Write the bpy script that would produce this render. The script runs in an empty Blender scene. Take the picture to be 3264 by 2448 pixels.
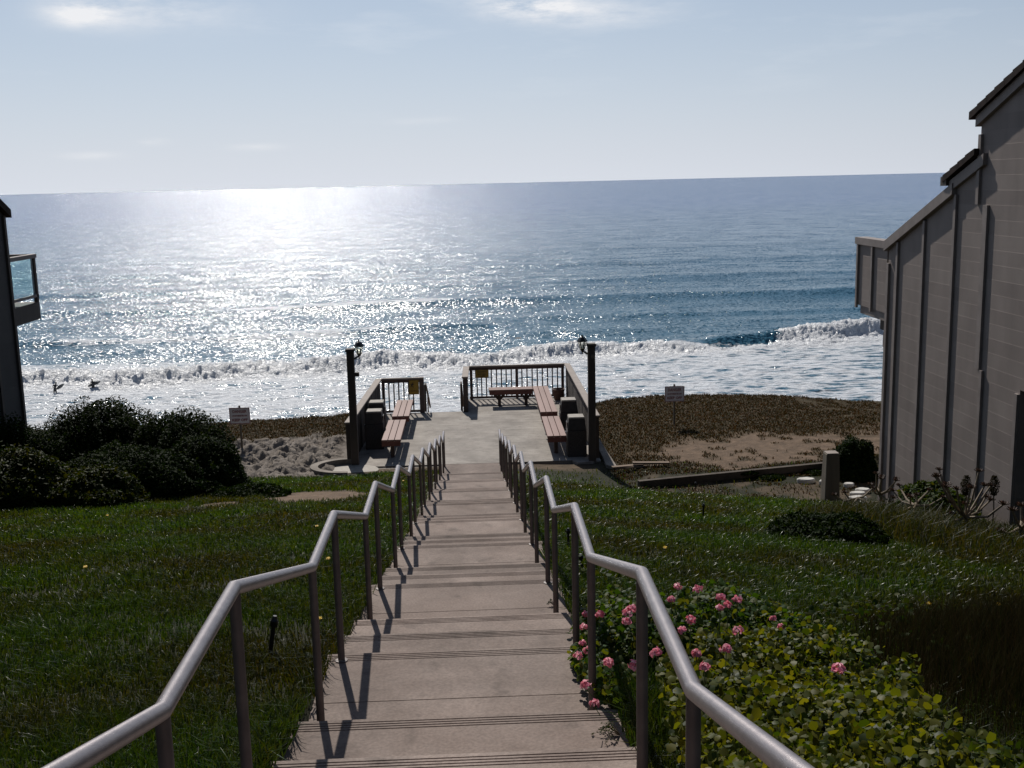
import bpy, bmesh, math, random
import numpy as np
from mathutils import Vector, Matrix
random.seed(7); rng = np.random.default_rng(7)
SC = bpy.context.scene
COL = SC.collection
R = math.radians
# ------------------------------------------------------------------ camera
EYE = 27.0                     # eye height above the sea
F, PI_, RO, YA = 3519.46, R(10.354), R(1.3424), R(1.9025)
def ray(x, y):
    """direction (X, Y, down) through photo pixel x,y"""
    uu = (x-1632)/F; vv = (y-1224)/F
    u = uu*math.cos(RO)-vv*math.sin(RO); v = uu*math.sin(RO)+vv*math.cos(RO)
    Y = math.cos(PI_)-v*math.sin(PI_); D = math.sin(PI_)+v*math.cos(PI_)
    return (u*math.cos(YA)+Y*math.sin(YA), -u*math.sin(YA)+Y*math.cos(YA), D)
def cam_axes():
    c = Vector(ray(1632, 1224)); r = Vector(ray(1632+F, 1224))-c; d = Vector(ray(1632, 1224+F))-c
    f = lambda q: Vector((q.x, q.y, -q.z)).normalized()
    return f(r), -f(d), -f(c)
cd = bpy.data.cameras.new('camera'); cam = bpy.data.objects.new('camera', cd); COL.objects.link(cam)
ax = cam_axes()
cam.matrix_world = Matrix(((ax[0].x, ax[1].x, ax[2].x, 0), (ax[0].y, ax[1].y, ax[2].y, 0), (ax[0].z, ax[1].z, ax[2].z, EYE), (0, 0, 0, 1)))
cd.sensor_width = 36; cd.lens = F/3264*36; cd.clip_end = 80000; cd.clip_start = 0.05
SC.camera = cam
SC.render.resolution_x = 1024; SC.render.resolution_y = 768
# ------------------------------------------------------------------ sky, sun, exposure
SUN_EL, SUN_AZ = 43.0, -12.0       # azimuth from +Y towards +X
SKY = 0.056
w = bpy.data.worlds.new("World"); SC.world = w; w.use_nodes = True
nt = w.node_tree; nt.nodes.clear()
N = nt.nodes.new; L = nt.links.new
wo = N('ShaderNodeOutputWorld'); bg = N('ShaderNodeBackground'); sky = N('ShaderNodeTexSky')
sky.sky_type = 'NISHITA'; sky.sun_disc = False; sky.sun_elevation = R(SUN_EL); sky.sun_rotation = R(SUN_AZ)
sky.air_density = 1.0; sky.dust_density = 0.6; sky.ozone_density = 1.6; sky.altitude = 20
tc = N('ShaderNodeTexCoord')
# thin cirrus high up and a few small puffs over the horizon
mp = N('ShaderNodeMapping'); mp.inputs['Scale'].default_value = (3.0, 3.0, 16.0)
n1 = N('ShaderNodeTexNoise'); n1.inputs['Scale'].default_value = 1.6; n1.inputs['Detail'].default_value = 7; n1.inputs['Roughness'].default_value = .62
r1 = N('ShaderNodeMapRange'); r1.inputs['From Min'].default_value = .56; r1.inputs['From Max'].default_value = .86
sx = N('ShaderNodeSeparateXYZ'); r2 = N('ShaderNodeMapRange'); r2.inputs['From Min'].default_value = .03; r2.inputs['From Max'].default_value = .17
mm = N('ShaderNodeMath'); mm.operation = 'MULTIPLY'; m2 = N('ShaderNodeMath'); m2.operation = 'MULTIPLY'; m2.inputs[1].default_value = .5
mx = N('ShaderNodeMix'); mx.data_type = 'RGBA'; mx.inputs[7].default_value = (15, 15.5, 16.2, 1)
L(tc.outputs['Generated'], mp.inputs[0]); L(mp.outputs[0], n1.inputs[0]); L(n1.outputs[0], r1.inputs[0])
L(tc.outputs['Generated'], sx.inputs[0]); L(sx.outputs[2], r2.inputs[0]); L(r1.outputs[0], mm.inputs[0]); L(r2.outputs[0], mm.inputs[1])
# marine haze: pale air low over the horizon, brightest under the sun
va = N('ShaderNodeVectorMath'); va.operation = 'DOT_PRODUCT'; va.inputs[1].default_value = (math.sin(R(SUN_AZ)), math.cos(R(SUN_AZ)), 0)
L(tc.outputs['Generated'], va.inputs[0])
hz = N('ShaderNodeMapRange'); hz.interpolation_type = 'SMOOTHSTEP'; hz.inputs['From Min'].default_value = -.2; hz.inputs['From Max'].default_value = 1.05; hz.inputs['To Min'].default_value = .12; hz.inputs['To Max'].default_value = 1.12
L(va.outputs['Value'], hz.inputs[0])
az_ = N('ShaderNodeMath'); az_.operation = 'ABSOLUTE'; L(sx.outputs[2], az_.inputs[0])
he = N('ShaderNodeMath'); he.operation = 'MULTIPLY'; he.inputs[1].default_value = -4.6; L(az_.outputs[0], he.inputs[0])
hx = N('ShaderNodeMath'); hx.operation = 'EXPONENT'; L(he.outputs[0], hx.inputs[0])
hf = N('ShaderNodeMath'); hf.operation = 'MULTIPLY'; hf.inputs[1].default_value = .97; L(hx.outputs[0], hf.inputs[0])
hr = N('ShaderNodeMix'); hr.data_type = 'RGBA'; hr.inputs[6].default_value = (6.3, 8.9, 12.9, 1); hr.inputs[7].default_value = (11.3, 11.9, 13.0, 1); L(hf.outputs[0], hr.inputs[0])
hc = N('ShaderNodeVectorMath'); hc.operation = 'SCALE'; L(hr.outputs[2], hc.inputs[0]); L(hz.outputs[0], hc.inputs['Scale'])
hm = N('ShaderNodeMix'); hm.data_type = 'RGBA'; hm2 = N('ShaderNodeMath'); hm2.operation = 'POWER'; hm2.inputs[1].default_value = .7; L(hf.outputs[0], hm2.inputs[0])
L(hm2.outputs[0], hm.inputs[0]); L(sky.outputs[0], hm.inputs[6]); L(hc.outputs[0], hm.inputs[7])
L(mm.outputs[0], m2.inputs[0]); L(m2.outputs[0], mx.inputs[0]); L(hm.outputs[2], mx.inputs[6])
# the few separate clouds: (photo direction, half width, half height, strength)
cl_n = N('ShaderNodeTexNoise'); cl_n.inputs['Scale'].default_value = 9; cl_n.inputs['Detail'].default_value = 8; cl_n.inputs['Roughness'].default_value = .65
cmp_ = N('ShaderNodeMapping'); cmp_.inputs['Scale'].default_value = (1.2, 1.2, 4.5); L(tc.outputs['Generated'], cmp_.inputs[0]); L(cmp_.outputs[0], cl_n.inputs[0])
def mth(op, a, b=None):
    q = N('ShaderNodeMath'); q.operation = op
    for i, v in enumerate((a, b)):
        if v is None: continue
        if isinstance(v, (int, float)): q.inputs[i].default_value = v
        else: L(v, q.inputs[i])
    return q.outputs[0]
tan_ = mth('DIVIDE', sx.outputs[0], mth('MAXIMUM', sx.outputs[1], .05)); acc = None
for (px_, py_, hw, hh, st) in ((1690, 14, .040, .010, 1.5), (1900, 45, .06, .012, .5), (265, 38, .028, .010, .95), (480, 30, .07, .016, .45), (490, 452, .012, .003, .4), (305, 496, .026, .003, .35), (820, 470, .022, .003, .28), (1330, 385, .03, .003, .2)):
    v_ = Vector(ray(px_, py_)).normalized(); dx_ = mth('DIVIDE', mth('SUBTRACT', tan_, v_.x/v_.y), hw); dz_ = mth('DIVIDE', mth('SUBTRACT', sx.outputs[2], -v_.z), hh)
    g_ = mth('MULTIPLY', mth('EXPONENT', mth('MULTIPLY', mth('ADD', mth('MULTIPLY', dx_, dx_), mth('MULTIPLY', dz_, dz_)), -1.0)), st); acc = g_ if acc is None else mth('ADD', acc, g_)
cf = mth('MULTIPLY', acc, mth('MULTIPLY', mth('MAXIMUM', mth('SUBTRACT', cl_n.outputs[0], .38), 0.0), 4.5)); cf = mth('MINIMUM', mth('MULTIPLY', cf, mth('GREATER_THAN', sx.outputs[1], .1)), .9)
mc = N('ShaderNodeMix'); mc.data_type = 'RGBA'; mc.inputs[7].default_value = (16, 16, 16.3, 1); L(cf, mc.inputs[0]); L(mx.outputs[2], mc.inputs[6]); L(mc.outputs[2], bg.inputs[0])
bg.inputs[1].default_value = SKY; L(bg.outputs[0], wo.inputs[0])
sd = bpy.data.lights.new('sun', 'SUN'); sun = bpy.data.objects.new('sun', sd); COL.objects.link(sun)
sd.energy = 4.2; sd.angle = R(.53); sd.color = (1, .95, .88)
sv = Vector((math.sin(R(SUN_AZ))*math.cos(R(SUN_EL)), math.cos(R(SUN_AZ))*math.cos(R(SUN_EL)), math.sin(R(SUN_EL))))
sun.rotation_euler = sv.to_track_quat('Z', 'Y').to_euler(); sun.location = (0, 0, 60)
SC.view_settings.view_transform = 'Standard'; SC.view_settings.look = 'None'
SC.view_settings.exposure = 0; SC.view_settings.gamma = 1
SC.cycles.max_bounces = 6; SC.cycles.transparent_max_bounces = 8
# ------------------------------------------------------------------ helpers
def tag(o, label=None, cat=None, group=None, kind=None):
    if label: o['label'] = label
    if cat: o['category'] = cat
    if group: o['group'] = group
    if kind: o['kind'] = kind
    return o
def empty(name, loc, label, cat, group=None, rz=0):
    o = bpy.data.objects.new(name, None); COL.objects.link(o); o.location = loc; o.rotation_euler.z = rz; o.empty_display_size = .1
    return tag(o, label, cat, group)
def node_mat(name):
    m = bpy.data.materials.new(name); m.use_nodes = True; t = m.node_tree
    return m, t, t.nodes['Principled BSDF']
def mat(name, c1, c2=None, scale=4, rough=.7, metal=0, spec=.5, bump=0, bscale=None, stretch=(1, 1, 1), detail=6, lo=.35, hi=.65, coord='Object'):
    m, t, p = node_mat(name)
    p.inputs['Roughness'].default_value = rough; p.inputs['Metallic'].default_value = metal; p.inputs['Specular IOR Level'].default_value = spec
    p.inputs['Base Color'].default_value = (*c1, 1)
    if c2 or bump:
        tc = t.nodes.new('ShaderNodeTexCoord'); mp = t.nodes.new('ShaderNodeMapping'); mp.inputs['Scale'].default_value = stretch
        t.links.new(tc.outputs[coord], mp.inputs[0])
    if c2:
        n = t.nodes.new('ShaderNodeTexNoise'); n.inputs['Scale'].default_value = scale; n.inputs['Detail'].default_value = detail
        r = t.nodes.new('ShaderNodeMapRange'); r.inputs['From Min'].default_value = lo; r.inputs['From Max'].default_value = hi
        x = t.nodes.new('ShaderNodeMix'); x.data_type = 'RGBA'; x.inputs[6].default_value = (*c1, 1); x.inputs[7].default_value = (*c2, 1)
        t.links.new(mp.outputs[0], n.inputs[0]); t.links.new(n.outputs[0], r.inputs[0]); t.links.new(r.outputs[0], x.inputs[0]); t.links.new(x.outputs[2], p.inputs[0])
    if bump:
        n = t.nodes.new('ShaderNodeTexNoise'); n.inputs['Scale'].default_value = bscale or scale*4; n.inputs['Detail'].default_value = 5
        b = t.nodes.new('ShaderNodeBump'); b.inputs['Strength'].default_value = 1; b.inputs['Distance'].default_value = bump
        t.links.new(mp.outputs[0], n.inputs[0]); t.links.new(n.outputs[0], b.inputs['Height']); t.links.new(b.outputs[0], p.inputs['Normal'])
    return m
def leaf_mat(name, cols, rough=.4, trans=.35, spec=.5, tint=(2.1, 1.9, .5)):
    """per-leaf random colour; thin leaves let light through"""
    m, t, p = node_mat(name)
    g = t.nodes.new('ShaderNodeNewGeometry'); cr = t.nodes.new('ShaderNodeValToRGB')
    e = cr.color_ramp.elements
    for i, c in enumerate(cols):
        el = e[i] if i < 2 else e.new(1)
        el.position = i/(len(cols)-1) if len(cols) > 1 else 0; el.color = (*c, 1)
    t.links.new(g.outputs['Random Per Island'], cr.inputs[0]); t.links.new(cr.outputs[0], p.inputs[0])
    p.inputs['Roughness'].default_value = rough; p.inputs['Specular IOR Level'].default_value = spec
    tr = t.nodes.new('ShaderNodeBsdfTranslucent'); ms = t.nodes.new('ShaderNodeMixShader'); ms.inputs[0].default_value = trans
    gm = t.nodes.new('ShaderNodeVectorMath'); gm.operation = 'MULTIPLY'; gm.inputs[1].default_value = tint
    t.links.new(cr.outputs[0], gm.inputs[0]); t.links.new(gm.outputs[0], tr.inputs[0])
    t.links.new(p.outputs[0], ms.inputs[1]); t.links.new(tr.outputs[0], ms.inputs[2]); t.links.new(ms.outputs[0], t.nodes['Material Output'].inputs[0])
    return m
class MB:
    """collects shapes into one mesh; positions are X, Y, Z relative to the parent's origin"""
    def __init__(s): s.v = []; s.f = []
    def add(s, v, f):
        o = len(s.v); s.v += [tuple(q) for q in v]; s.f += [tuple(i+o for i in q) for q in f]; return s
    def box(s, x0, x1, y0, y1, z0, z1):
        return s.add([(x0, y0, z0), (x1, y0, z0), (x1, y1, z0), (x0, y1, z0), (x0, y0, z1), (x1, y0, z1), (x1, y1, z1), (x0, y1, z1)],
                     [(0, 3, 2, 1), (4, 5, 6, 7), (0, 1, 5, 4), (1, 2, 6, 5), (2, 3, 7, 6), (3, 0, 4, 7)])
    def frustum(s, cx, cy, z0, a0, b0, z1, a1, b1):
        return s.add([(cx-a0, cy-b0, z0), (cx+a0, cy-b0, z0), (cx+a0, cy+b0, z0), (cx-a0, cy+b0, z0), (cx-a1, cy-b1, z1), (cx+a1, cy-b1, z1), (cx+a1, cy+b1, z1), (cx-a1, cy+b1, z1)],
                     [(0, 3, 2, 1), (4, 5, 6, 7), (0, 1, 5, 4), (1, 2, 6, 5), (2, 3, 7, 6), (3, 0, 4, 7)])
    def bar(s, a, b, w, h, up=(0, 0, 1)):
        a = Vector(a); b = Vector(b); d = (b-a).normalized(); sd = d.cross(Vector(up)).normalized()*w/2; u = sd.cross(d).normalized()*h/2
        v = [a-sd-u, a+sd-u, a+sd+u, a-sd+u, b-sd-u, b+sd-u, b+sd+u, b-sd+u]
        return s.add(v, [(0, 3, 2, 1), (4, 5, 6, 7), (0, 1, 5, 4), (1, 2, 6, 5), (2, 3, 7, 6), (3, 0, 4, 7)][::1])
    def tube(s, pts, r, n=12, caps=True):
        pts = [Vector(p) for p in pts]; rs = r if isinstance(r, (list, tuple)) else [r]*len(pts)
        rings = []; ref = None
        for i, p in enumerate(pts):
            d0 = (p-pts[i-1]).normalized() if i else None; d1 = (pts[i+1]-p).normalized() if i < len(pts)-1 else None
            d = (d0+d1).normalized() if d0 and d1 else (d0 or d1)
            k = 1
            if d0 and d1: k = 1/max(.5, d.dot(d0))
            if ref is None: ref = Vector((1, 0, 0)) if abs(d.x) < .8 else Vector((0, 1, 0))
            a = (ref-d*ref.dot(d)).normalized(); b = d.cross(a); ref = a
            rings.append([p+(a*math.cos(t*2*math.pi/n)*rs[i])+(b*math.sin(t*2*math.pi/n)*rs[i]*(k if d0 and d1 else 1)) for t in range(n)])
        v = [q for g in rings for q in g]; f = []
        for i in range(len(rings)-1):
            for t in range(n): f.append((i*n+t, i*n+(t+1) % n, (i+1)*n+(t+1) % n, (i+1)*n+t))
        if caps: f.append(tuple(range(n))[::-1]); f.append(tuple((len(rings)-1)*n+t for t in range(n)))
        return s.add(v, f)
    def lathe(s, prof, cx=0, cy=0, n=16, rot=0):
        v = []; f = []
        for (r, z) in prof: v += [(cx+r*math.cos(rot+t*2*math.pi/n), cy+r*math.sin(rot+t*2*math.pi/n), z) for t in range(n)]
        for i in range(len(prof)-1):
            for t in range(n): f.append((i*n+t, i*n+(t+1) % n, (i+1)*n+(t+1) % n, (i+1)*n+t))
        f.append(tuple(range(n))[::-1]); f.append(tuple((len(prof)-1)*n+t for t in range(n)))
        return s.add(v, f)
    def prism_x(s, poly, x0, x1):
        """polygon in (y,z) pushed from x0 to x1"""
        n = len(poly); v = [(x0, a, b) for a, b in poly]+[(x1, a, b) for a, b in poly]
        return s.add(v, [tuple(range(n)), tuple(range(n, 2*n))[::-1]]+[(i, i+n, (i+1) % n+n, (i+1) % n) for i in range(n)])
    def prism_z(s, poly, z0, z1):
        n = len(poly); v = [(a, b, z0) for a, b in poly]+[(a, b, z1) for a, b in poly]
        return s.add(v, [tuple(range(n))[::-1], tuple(range(n, 2*n))]+[(i, (i+1) % n, (i+1) % n+n, i+n) for i in range(n)])
    def build(s, name, m, parent=None, smooth=False, bevel=0):
        me = bpy.data.meshes.new(name); me.from_pydata(s.v, [], s.f); me.materials.append(m)
        bm = bmesh.new(); bm.from_mesh(me); bmesh.ops.recalc_face_normals(bm, faces=bm.faces)
        if bevel: bmesh.ops.bevel(bm, geom=[e for e in bm.edges], offset=bevel, segments=1, affect='EDGES', clamp_overlap=True)
        bm.to_mesh(me); bm.free()
        o = bpy.data.objects.new(name, me); COL.objects.link(o)
        if parent: o.parent = parent
        if smooth:
            for p in me.polygons: p.use_smooth = True
            me.set_sharp_from_angle(angle=R(40))
        return o
def np_mesh(name, V, quads=None, tris=None, m=None, parent=None, smooth=False):
    me = bpy.data.meshes.new(name); V = np.asarray(V, dtype=np.float32).reshape(-1, 3)
    nq = 0 if quads is None else len(quads); ntt = 0 if tris is None else len(tris)
    li = np.concatenate([a.ravel() for a in (quads, tris) if a is not None]).astype(np.int32)
    ls = np.concatenate([np.arange(nq)*4, nq*4+np.arange(ntt)*3]).astype(np.int32)
    me.vertices.add(len(V)); me.vertices.foreach_set('co', V.ravel())
    me.loops.add(len(li)); me.loops.foreach_set('vertex_index', li)
    me.polygons.add(nq+ntt); me.polygons.foreach_set('loop_start', ls)
    if smooth: me.polygons.foreach_set('use_smooth', np.ones(nq+ntt, dtype=bool))
    me.update(calc_edges=True)
    if m: me.materials.append(m)
    o = bpy.data.objects.new(name, me); COL.objects.link(o)
    if parent: o.parent = parent
    return o
def vnoise(x, y, seed=0):
    xi = np.floor(x).astype(np.int64); yi = np.floor(y).astype(np.int64); fx = x-xi; fy = y-yi
    fx = fx*fx*fx*(fx*(fx*6-15)+10); fy = fy*fy*fy*(fy*(fy*6-15)+10)
    def h(a, b):
        n = (a*374761393+b*668265263+seed*1442695041) & 0xffffffff
        n = ((n ^ (n >> 13))*1274126177) & 0xffffffff
        return ((n ^ (n >> 16)) & 0xffffff)/0xffffff
    return (h(xi, yi)*(1-fx)+h(xi+1, yi)*fx)*(1-fy)+(h(xi, yi+1)*(1-fx)+h(xi+1, yi+1)*fx)*fy
def fbm(x, y, o=4, seed=0, g=.5):
    s = 0; a = 1; t = 0
    for i in range(o): s = s+a*vnoise(x*2**i, y*2**i, seed+i*17); t += a; a *= g
    return s/t
def sm(a, b, x): t = np.clip((x-a)/(b-a), 0, 1); return t*t*(3-2*t)
# ------------------------------------------------------------------ measured layout ("down" below the eye, metres)
RIS, TR, LT = .178, .70, 1.1986
PD = 2*TR+LT; Y1, D1 = 6.3452, 2.794
SX0, SX1 = -.945, .675            # stair edges
RXL, RXR = -.852, .558            # handrails
DK = 7.066                        # deck surface
def Z(d): return EYE-d
def curb_y(X): return 25.0+.235*(X-3.75)
def ground_d(X, Y):
    """how far the ground lies below the eye"""
    X = np.asarray(X, dtype=float); Y = np.asarray(Y, dtype=float)
    p = 1.545+.2055*np.maximum(Y, 0)+.04*np.minimum(Y, 0)
    p = p+np.where(X > .75, .088*(X-.75), 0)+np.where(X < -1.2, .012*(-1.2-X), 0)
    p = p+.30*sm(20.0, 24.5, Y)*sm(1.6, 4.2, X)
    p = p+.05*(fbm(X*.5+9, Y*.5, 3, 5)-.5)*sm(.9, 1.6, np.abs(X))
    flat = 7.12+.05*(fbm(X*.7, Y*.7, 3, 3)-.5)
    flat = flat-.13*sm(.0, .12, Y-curb_y(X))*sm(3.6, 4.2, X)+.05*sm(3.4, 4.2, X)*sm(.0, -.15, Y-curb_y(X))
    k = .25; h = np.clip(.5+.5*(p-flat)/k, 0, 1); d = p*(1-h)+flat*h-k*h*(1-h)
    # the bluff rim, rising a little before it drops
    ex = np.array([-14, -8.5, -7.5, -6.5, -5.4, -4.5, -3.9, -3, 3, 3.9, 4.5, 5.9, 8, 10, 12, 13.2, 18])
    ed = np.array([7.1, 7.09, 7.07, 7.02, 7.01, 6.98, 6.9, 7.15, 7.3, 7.11, 6.99, 6.95, 6.94, 7.07, 7.28, 7.35, 7.4])
    rim = np.interp(X, ex, ed); ye = np.where(X < 0, 33.5, 35.0)
    t = sm(ye-4.5, ye-.6, Y); d = d*(1-t)+rim*t
    lump = (fbm(X*2.2, Y*2.2, 3, 11)-.5)
    d = d+lump*.10*sm(30, 31.5, Y)*sm(3.2, 3.6, np.abs(X))
    # dug-over sand on the left
    s = sm(-7.6, -6.6, X)*sm(-3.5, -3.9, X)*sm(26.4, 26.8, Y)*sm(31.3, 30.3, Y)
    d = d+s*(-.05+.42*(fbm(X*2.6+.8*Y, Y*2.6, 4, 23)-.5)+.16*(np.abs(fbm(X*5, Y*5, 2, 31)-.5)*4-.5))
    drop = np.maximum(Y-ye, 0)
    d = d+19.2*sm(0, 7, drop)+np.minimum(drop, 3)*.35
    return np.minimum(d, 26.6+.006*np.maximum(Y-45, 0)+.04*np.maximum(Y-60, 0))
def gz(X, Y): return EYE-float(ground_d(np.array([X]), np.array([Y]))[0])
def on_ground(px, py, up=0):
    r = ray(px, py); lo, hi = 1.0, 60.0
    for _ in range(50):
        m_ = (lo+hi)/2
        if r[2]*m_ < float(ground_d(np.array([r[0]*m_]), np.array([r[1]*m_]))[0])-up: lo = m_
        else: hi = m_
    return Vector((r[0]*lo, r[1]*lo, EYE-r[2]*lo))
# ------------------------------------------------------------------ materials
M = {}
M['concrete'] = mat('concrete', (.27, .225, .205), (.36, .31, .285), 1.6, .8, bump=.003, bscale=60)
def concrete_mat(name, a, b, speck=True):
    m, t, p = node_mat(name); n = t.nodes; l = t.links
    tc = n.new('ShaderNodeTexCoord'); a1 = n.new('ShaderNodeTexNoise'); a1.inputs['Scale'].default_value = 1.3; a1.inputs['Detail'].default_value = 8; a1.inputs['Roughness'].default_value = .65
    a2 = n.new('ShaderNodeTexNoise'); a2.inputs['Scale'].default_value = 55; a2.inputs['Detail'].default_value = 4
    l.new(tc.outputs['Object'], a1.inputs[0]); l.new(tc.outputs['Object'], a2.inputs[0])
    r = n.new('ShaderNodeMapRange'); r.inputs[1].default_value = .33; r.inputs[2].default_value = .68; l.new(a1.outputs[0], r.inputs[0])
    x = n.new('ShaderNodeMix'); x.data_type = 'RGBA'; x.inputs[6].default_value = (*a, 1); x.inputs[7].default_value = (*b, 1); l.new(r.outputs[0], x.inputs[0])
    r2 = n.new('ShaderNodeMapRange'); r2.inputs[1].default_value = .3; r2.inputs[2].default_value = .7; r2.inputs[3].default_value = .82; r2.inputs[4].default_value = 1.12; l.new(a2.outputs[0], r2.inputs[0])
    # small stains
    a3 = n.new('ShaderNodeTexNoise'); a3.inputs['Scale'].default_value = 4.5; a3.inputs['Detail'].default_value = 5; l.new(tc.outputs['Object'], a3.inputs[0])
    r3 = n.new('ShaderNodeMapRange'); r3.inputs[1].default_value = .60; r3.inputs[2].default_value = .74; r3.inputs[3].default_value = 1; r3.inputs[4].default_value = .66; l.new(a3.outputs[0], r3.inputs[0])
    mu = n.new('ShaderNodeMath'); mu.operation = 'MULTIPLY'; l.new(r2.outputs[0], mu.inputs[0]); l.new(r3.outputs[0], mu.inputs[1])
    hs = n.new('ShaderNodeVectorMath'); hs.operation = 'SCALE'; l.new(x.outputs[2], hs.inputs[0]); l.new(mu.outputs[0], hs.inputs['Scale']); l.new(hs.outputs[0], p.inputs[0])
    oi = n.new('ShaderNodeObjectInfo'); ro = n.new('ShaderNodeMapRange'); ro.inputs[3].default_value = .88; ro.inputs[4].default_value = 1.1; l.new(oi.outputs['Random'], ro.inputs[0])
    a4 = n.new('ShaderNodeTexNoise'); a4.inputs['Scale'].default_value = .8; a4.inputs['Detail'].default_value = 6; a4.inputs['Roughness'].default_value = .7; l.new(tc.outputs['Object'], a4.inputs[0])
    r4 = n.new('ShaderNodeMapRange'); r4.inputs[1].default_value = .38; r4.inputs[2].default_value = .62; r4.inputs[3].default_value = .78; r4.inputs[4].default_value = 1.18; l.new(a4.outputs[0], r4.inputs[0])
    mu2 = n.new('ShaderNodeMath'); mu2.operation = 'MULTIPLY'; l.new(ro.outputs[0], mu2.inputs[0]); l.new(r4.outputs[0], mu2.inputs[1])
    mu3 = n.new('ShaderNodeMath'); mu3.operation = 'MULTIPLY'; l.new(mu.outputs[0], mu3.inputs[0]); l.new(mu2.outputs[0], mu3.inputs[1]); l.new(mu3.outputs[0], hs.inputs['Scale'])
    b_ = n.new('ShaderNodeBump'); b_.inputs['Distance'].default_value = .0025; l.new(a2.outputs[0], b_.inputs['Height']); l.new(b_.outputs[0], p.inputs['Normal'])
    p.inputs['Roughness'].default_value = .75; p.inputs['Specular IOR Level'].default_value = .12
    return m
M['step'] = concrete_mat('step_concrete', (.182, .138, .116), (.280, .224, .194))
M['curb'] = concrete_mat('curb_concrete', (.17, .145, .12), (.27, .235, .20))
M['rail'] = mat('rail_paint', (.23, .205, .21), (.28, .25, .25), 30, .36, metal=.5, bump=.0006, bscale=260)
M['post'] = mat('backlit_post_paint', (.10, .078, .072), (.14, .11, .10), 12, .55, metal=.2)  # darker than the rail: the posts' backlit shade is put into this colour
M['darkwood'] = mat('weathered_dark_wood', (.045, .034, .028), (.075, .057, .045), 3, .75, bump=.003, bscale=18, stretch=(1, 1, .12))
M['fence'] = mat('fence_boards', (.05, .040, .033), (.10, .08, .066), 5, .8, bump=.004, bscale=25, stretch=(1, 1, .1))
M['cap'] = mat('wall_cap', (.21, .17, .145), (.27, .225, .19), 5, .75, bump=.002, bscale=40)
M['railwood'] = mat('railing_paint', (.075, .05, .045), (.11, .075, .065), 6, .6)
M['slat'] = mat('redwood_slat', (.17, .082, .062), (.235, .125, .10), 3.5, .65, bump=.002, bscale=30, stretch=(1, .15, 1))
M['benchframe'] = mat('bench_frame', (.13, .045, .032), (.19, .07, .05), 5, .7)
M['benchleg'] = mat('bench_leg', (.06, .04, .032), (.09, .06, .05), 5, .8)
M['bin'] = mat('bin_aggregate', (.035, .030, .027), (.075, .064, .056), 45, .85, bump=.004, bscale=60)
M['bintop'] = mat('bin_top', (.22, .195, .16), (.30, .265, .225), 9, .7)
M['bindoor'] = mat('bin_hood', (.028, .024, .022), (.045, .04, .036), 8, .6)
M['black'] = mat('black_iron', (.012, .012, .014), None, rough=.4, metal=.4)
M['steel'] = mat('galvanised', (.45, .45, .46), None, rough=.3, metal=1)
M['terracotta'] = mat('terracotta', (.11, .055, .04), (.15, .08, .055), 8, .8)
M['yellow'] = mat('yellow_sign', (.42, .26, .03), (.34, .21, .025), 7, .5)
M['signwhite'] = mat('sign_white', (.72, .69, .70), (.62, .60, .61), 9, .5)
M['signred'] = mat('sign_red', (.22, .01, .015), None, rough=.5)
M['signblack'] = mat('sign_black', (.02, .02, .02), None, rough=.5)
M['stone'] = mat('white_stone', (.40, .38, .34), (.62, .60, .56), 6, .8, bump=.01, bscale=12)
M['plank'] = mat('old_plank', (.15, .10, .065), (.21, .15, .10), 6, .85, bump=.003, stretch=(.2, 1, 1))
M['postwood'] = mat('bollard_wood', (.12, .10, .075), (.17, .14, .10), 5, .85, bump=.004, stretch=(1, 1, .2))
M['trim'] = mat('house_trim', (.20, .165, .148), (.25, .21, .19), 4, .7)
M['tile'] = mat('roof_tile', (.022, .016, .014), (.045, .030, .026), 7, .85, spec=.1)
M['stem'] = mat('stem', (.16, .12, .08), (.24, .19, .13), 20, .8)
M['greenstem'] = mat('green_stem', (.07, .11, .03), None, rough=.6)
M['wetsuit'] = mat('wetsuit', (.012, .014, .02), None, rough=.5)
M['skin'] = mat('skin', (.42, .26, .19), None, rough=.6)
M['board'] = mat('surfboard', (.10, .11, .12), (.16, .17, .17), 3, .3)
M['paper'] = mat('paper_scrap', (.5, .46, .36), None, rough=.9)
def glass_mat(name, tint, a=.35):
    m, t, p = node_mat(name); tr = t.nodes.new('ShaderNodeBsdfTransparent'); tr.inputs[0].default_value = (*tint, 1)
    ms = t.nodes.new('ShaderNodeMixShader'); fr = t.nodes.new('ShaderNodeFresnel'); fr.inputs[0].default_value = 1.5
    gl = t.nodes.new('ShaderNodeBsdfGlossy'); gl.inputs['Roughness'].default_value = .03
    ge = t.nodes.new('ShaderNodeNewGeometry'); ib = t.nodes.new('ShaderNodeMath'); ib.operation = 'SUBTRACT'; ib.inputs[0].default_value = 1; t.links.new(ge.outputs['Backfacing'], ib.inputs[1])
    fm = t.nodes.new('ShaderNodeMath'); fm.operation = 'MULTIPLY'; t.links.new(fr.outputs[0], fm.inputs[0]); t.links.new(ib.outputs[0], fm.inputs[1])
    t.links.new(fm.outputs[0], ms.inputs[0]); t.links.new(tr.outputs[0], ms.inputs[1]); t.links.new(gl.outputs[0], ms.inputs[2])
    t.links.new(ms.outputs[0], t.nodes['Material Output'].inputs[0]); return m
M['glass'] = glass_mat('balcony_glass', (.90, .97, .975)); M['lampglass'] = glass_mat('lamp_glass', (.9, .9, .86))
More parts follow.
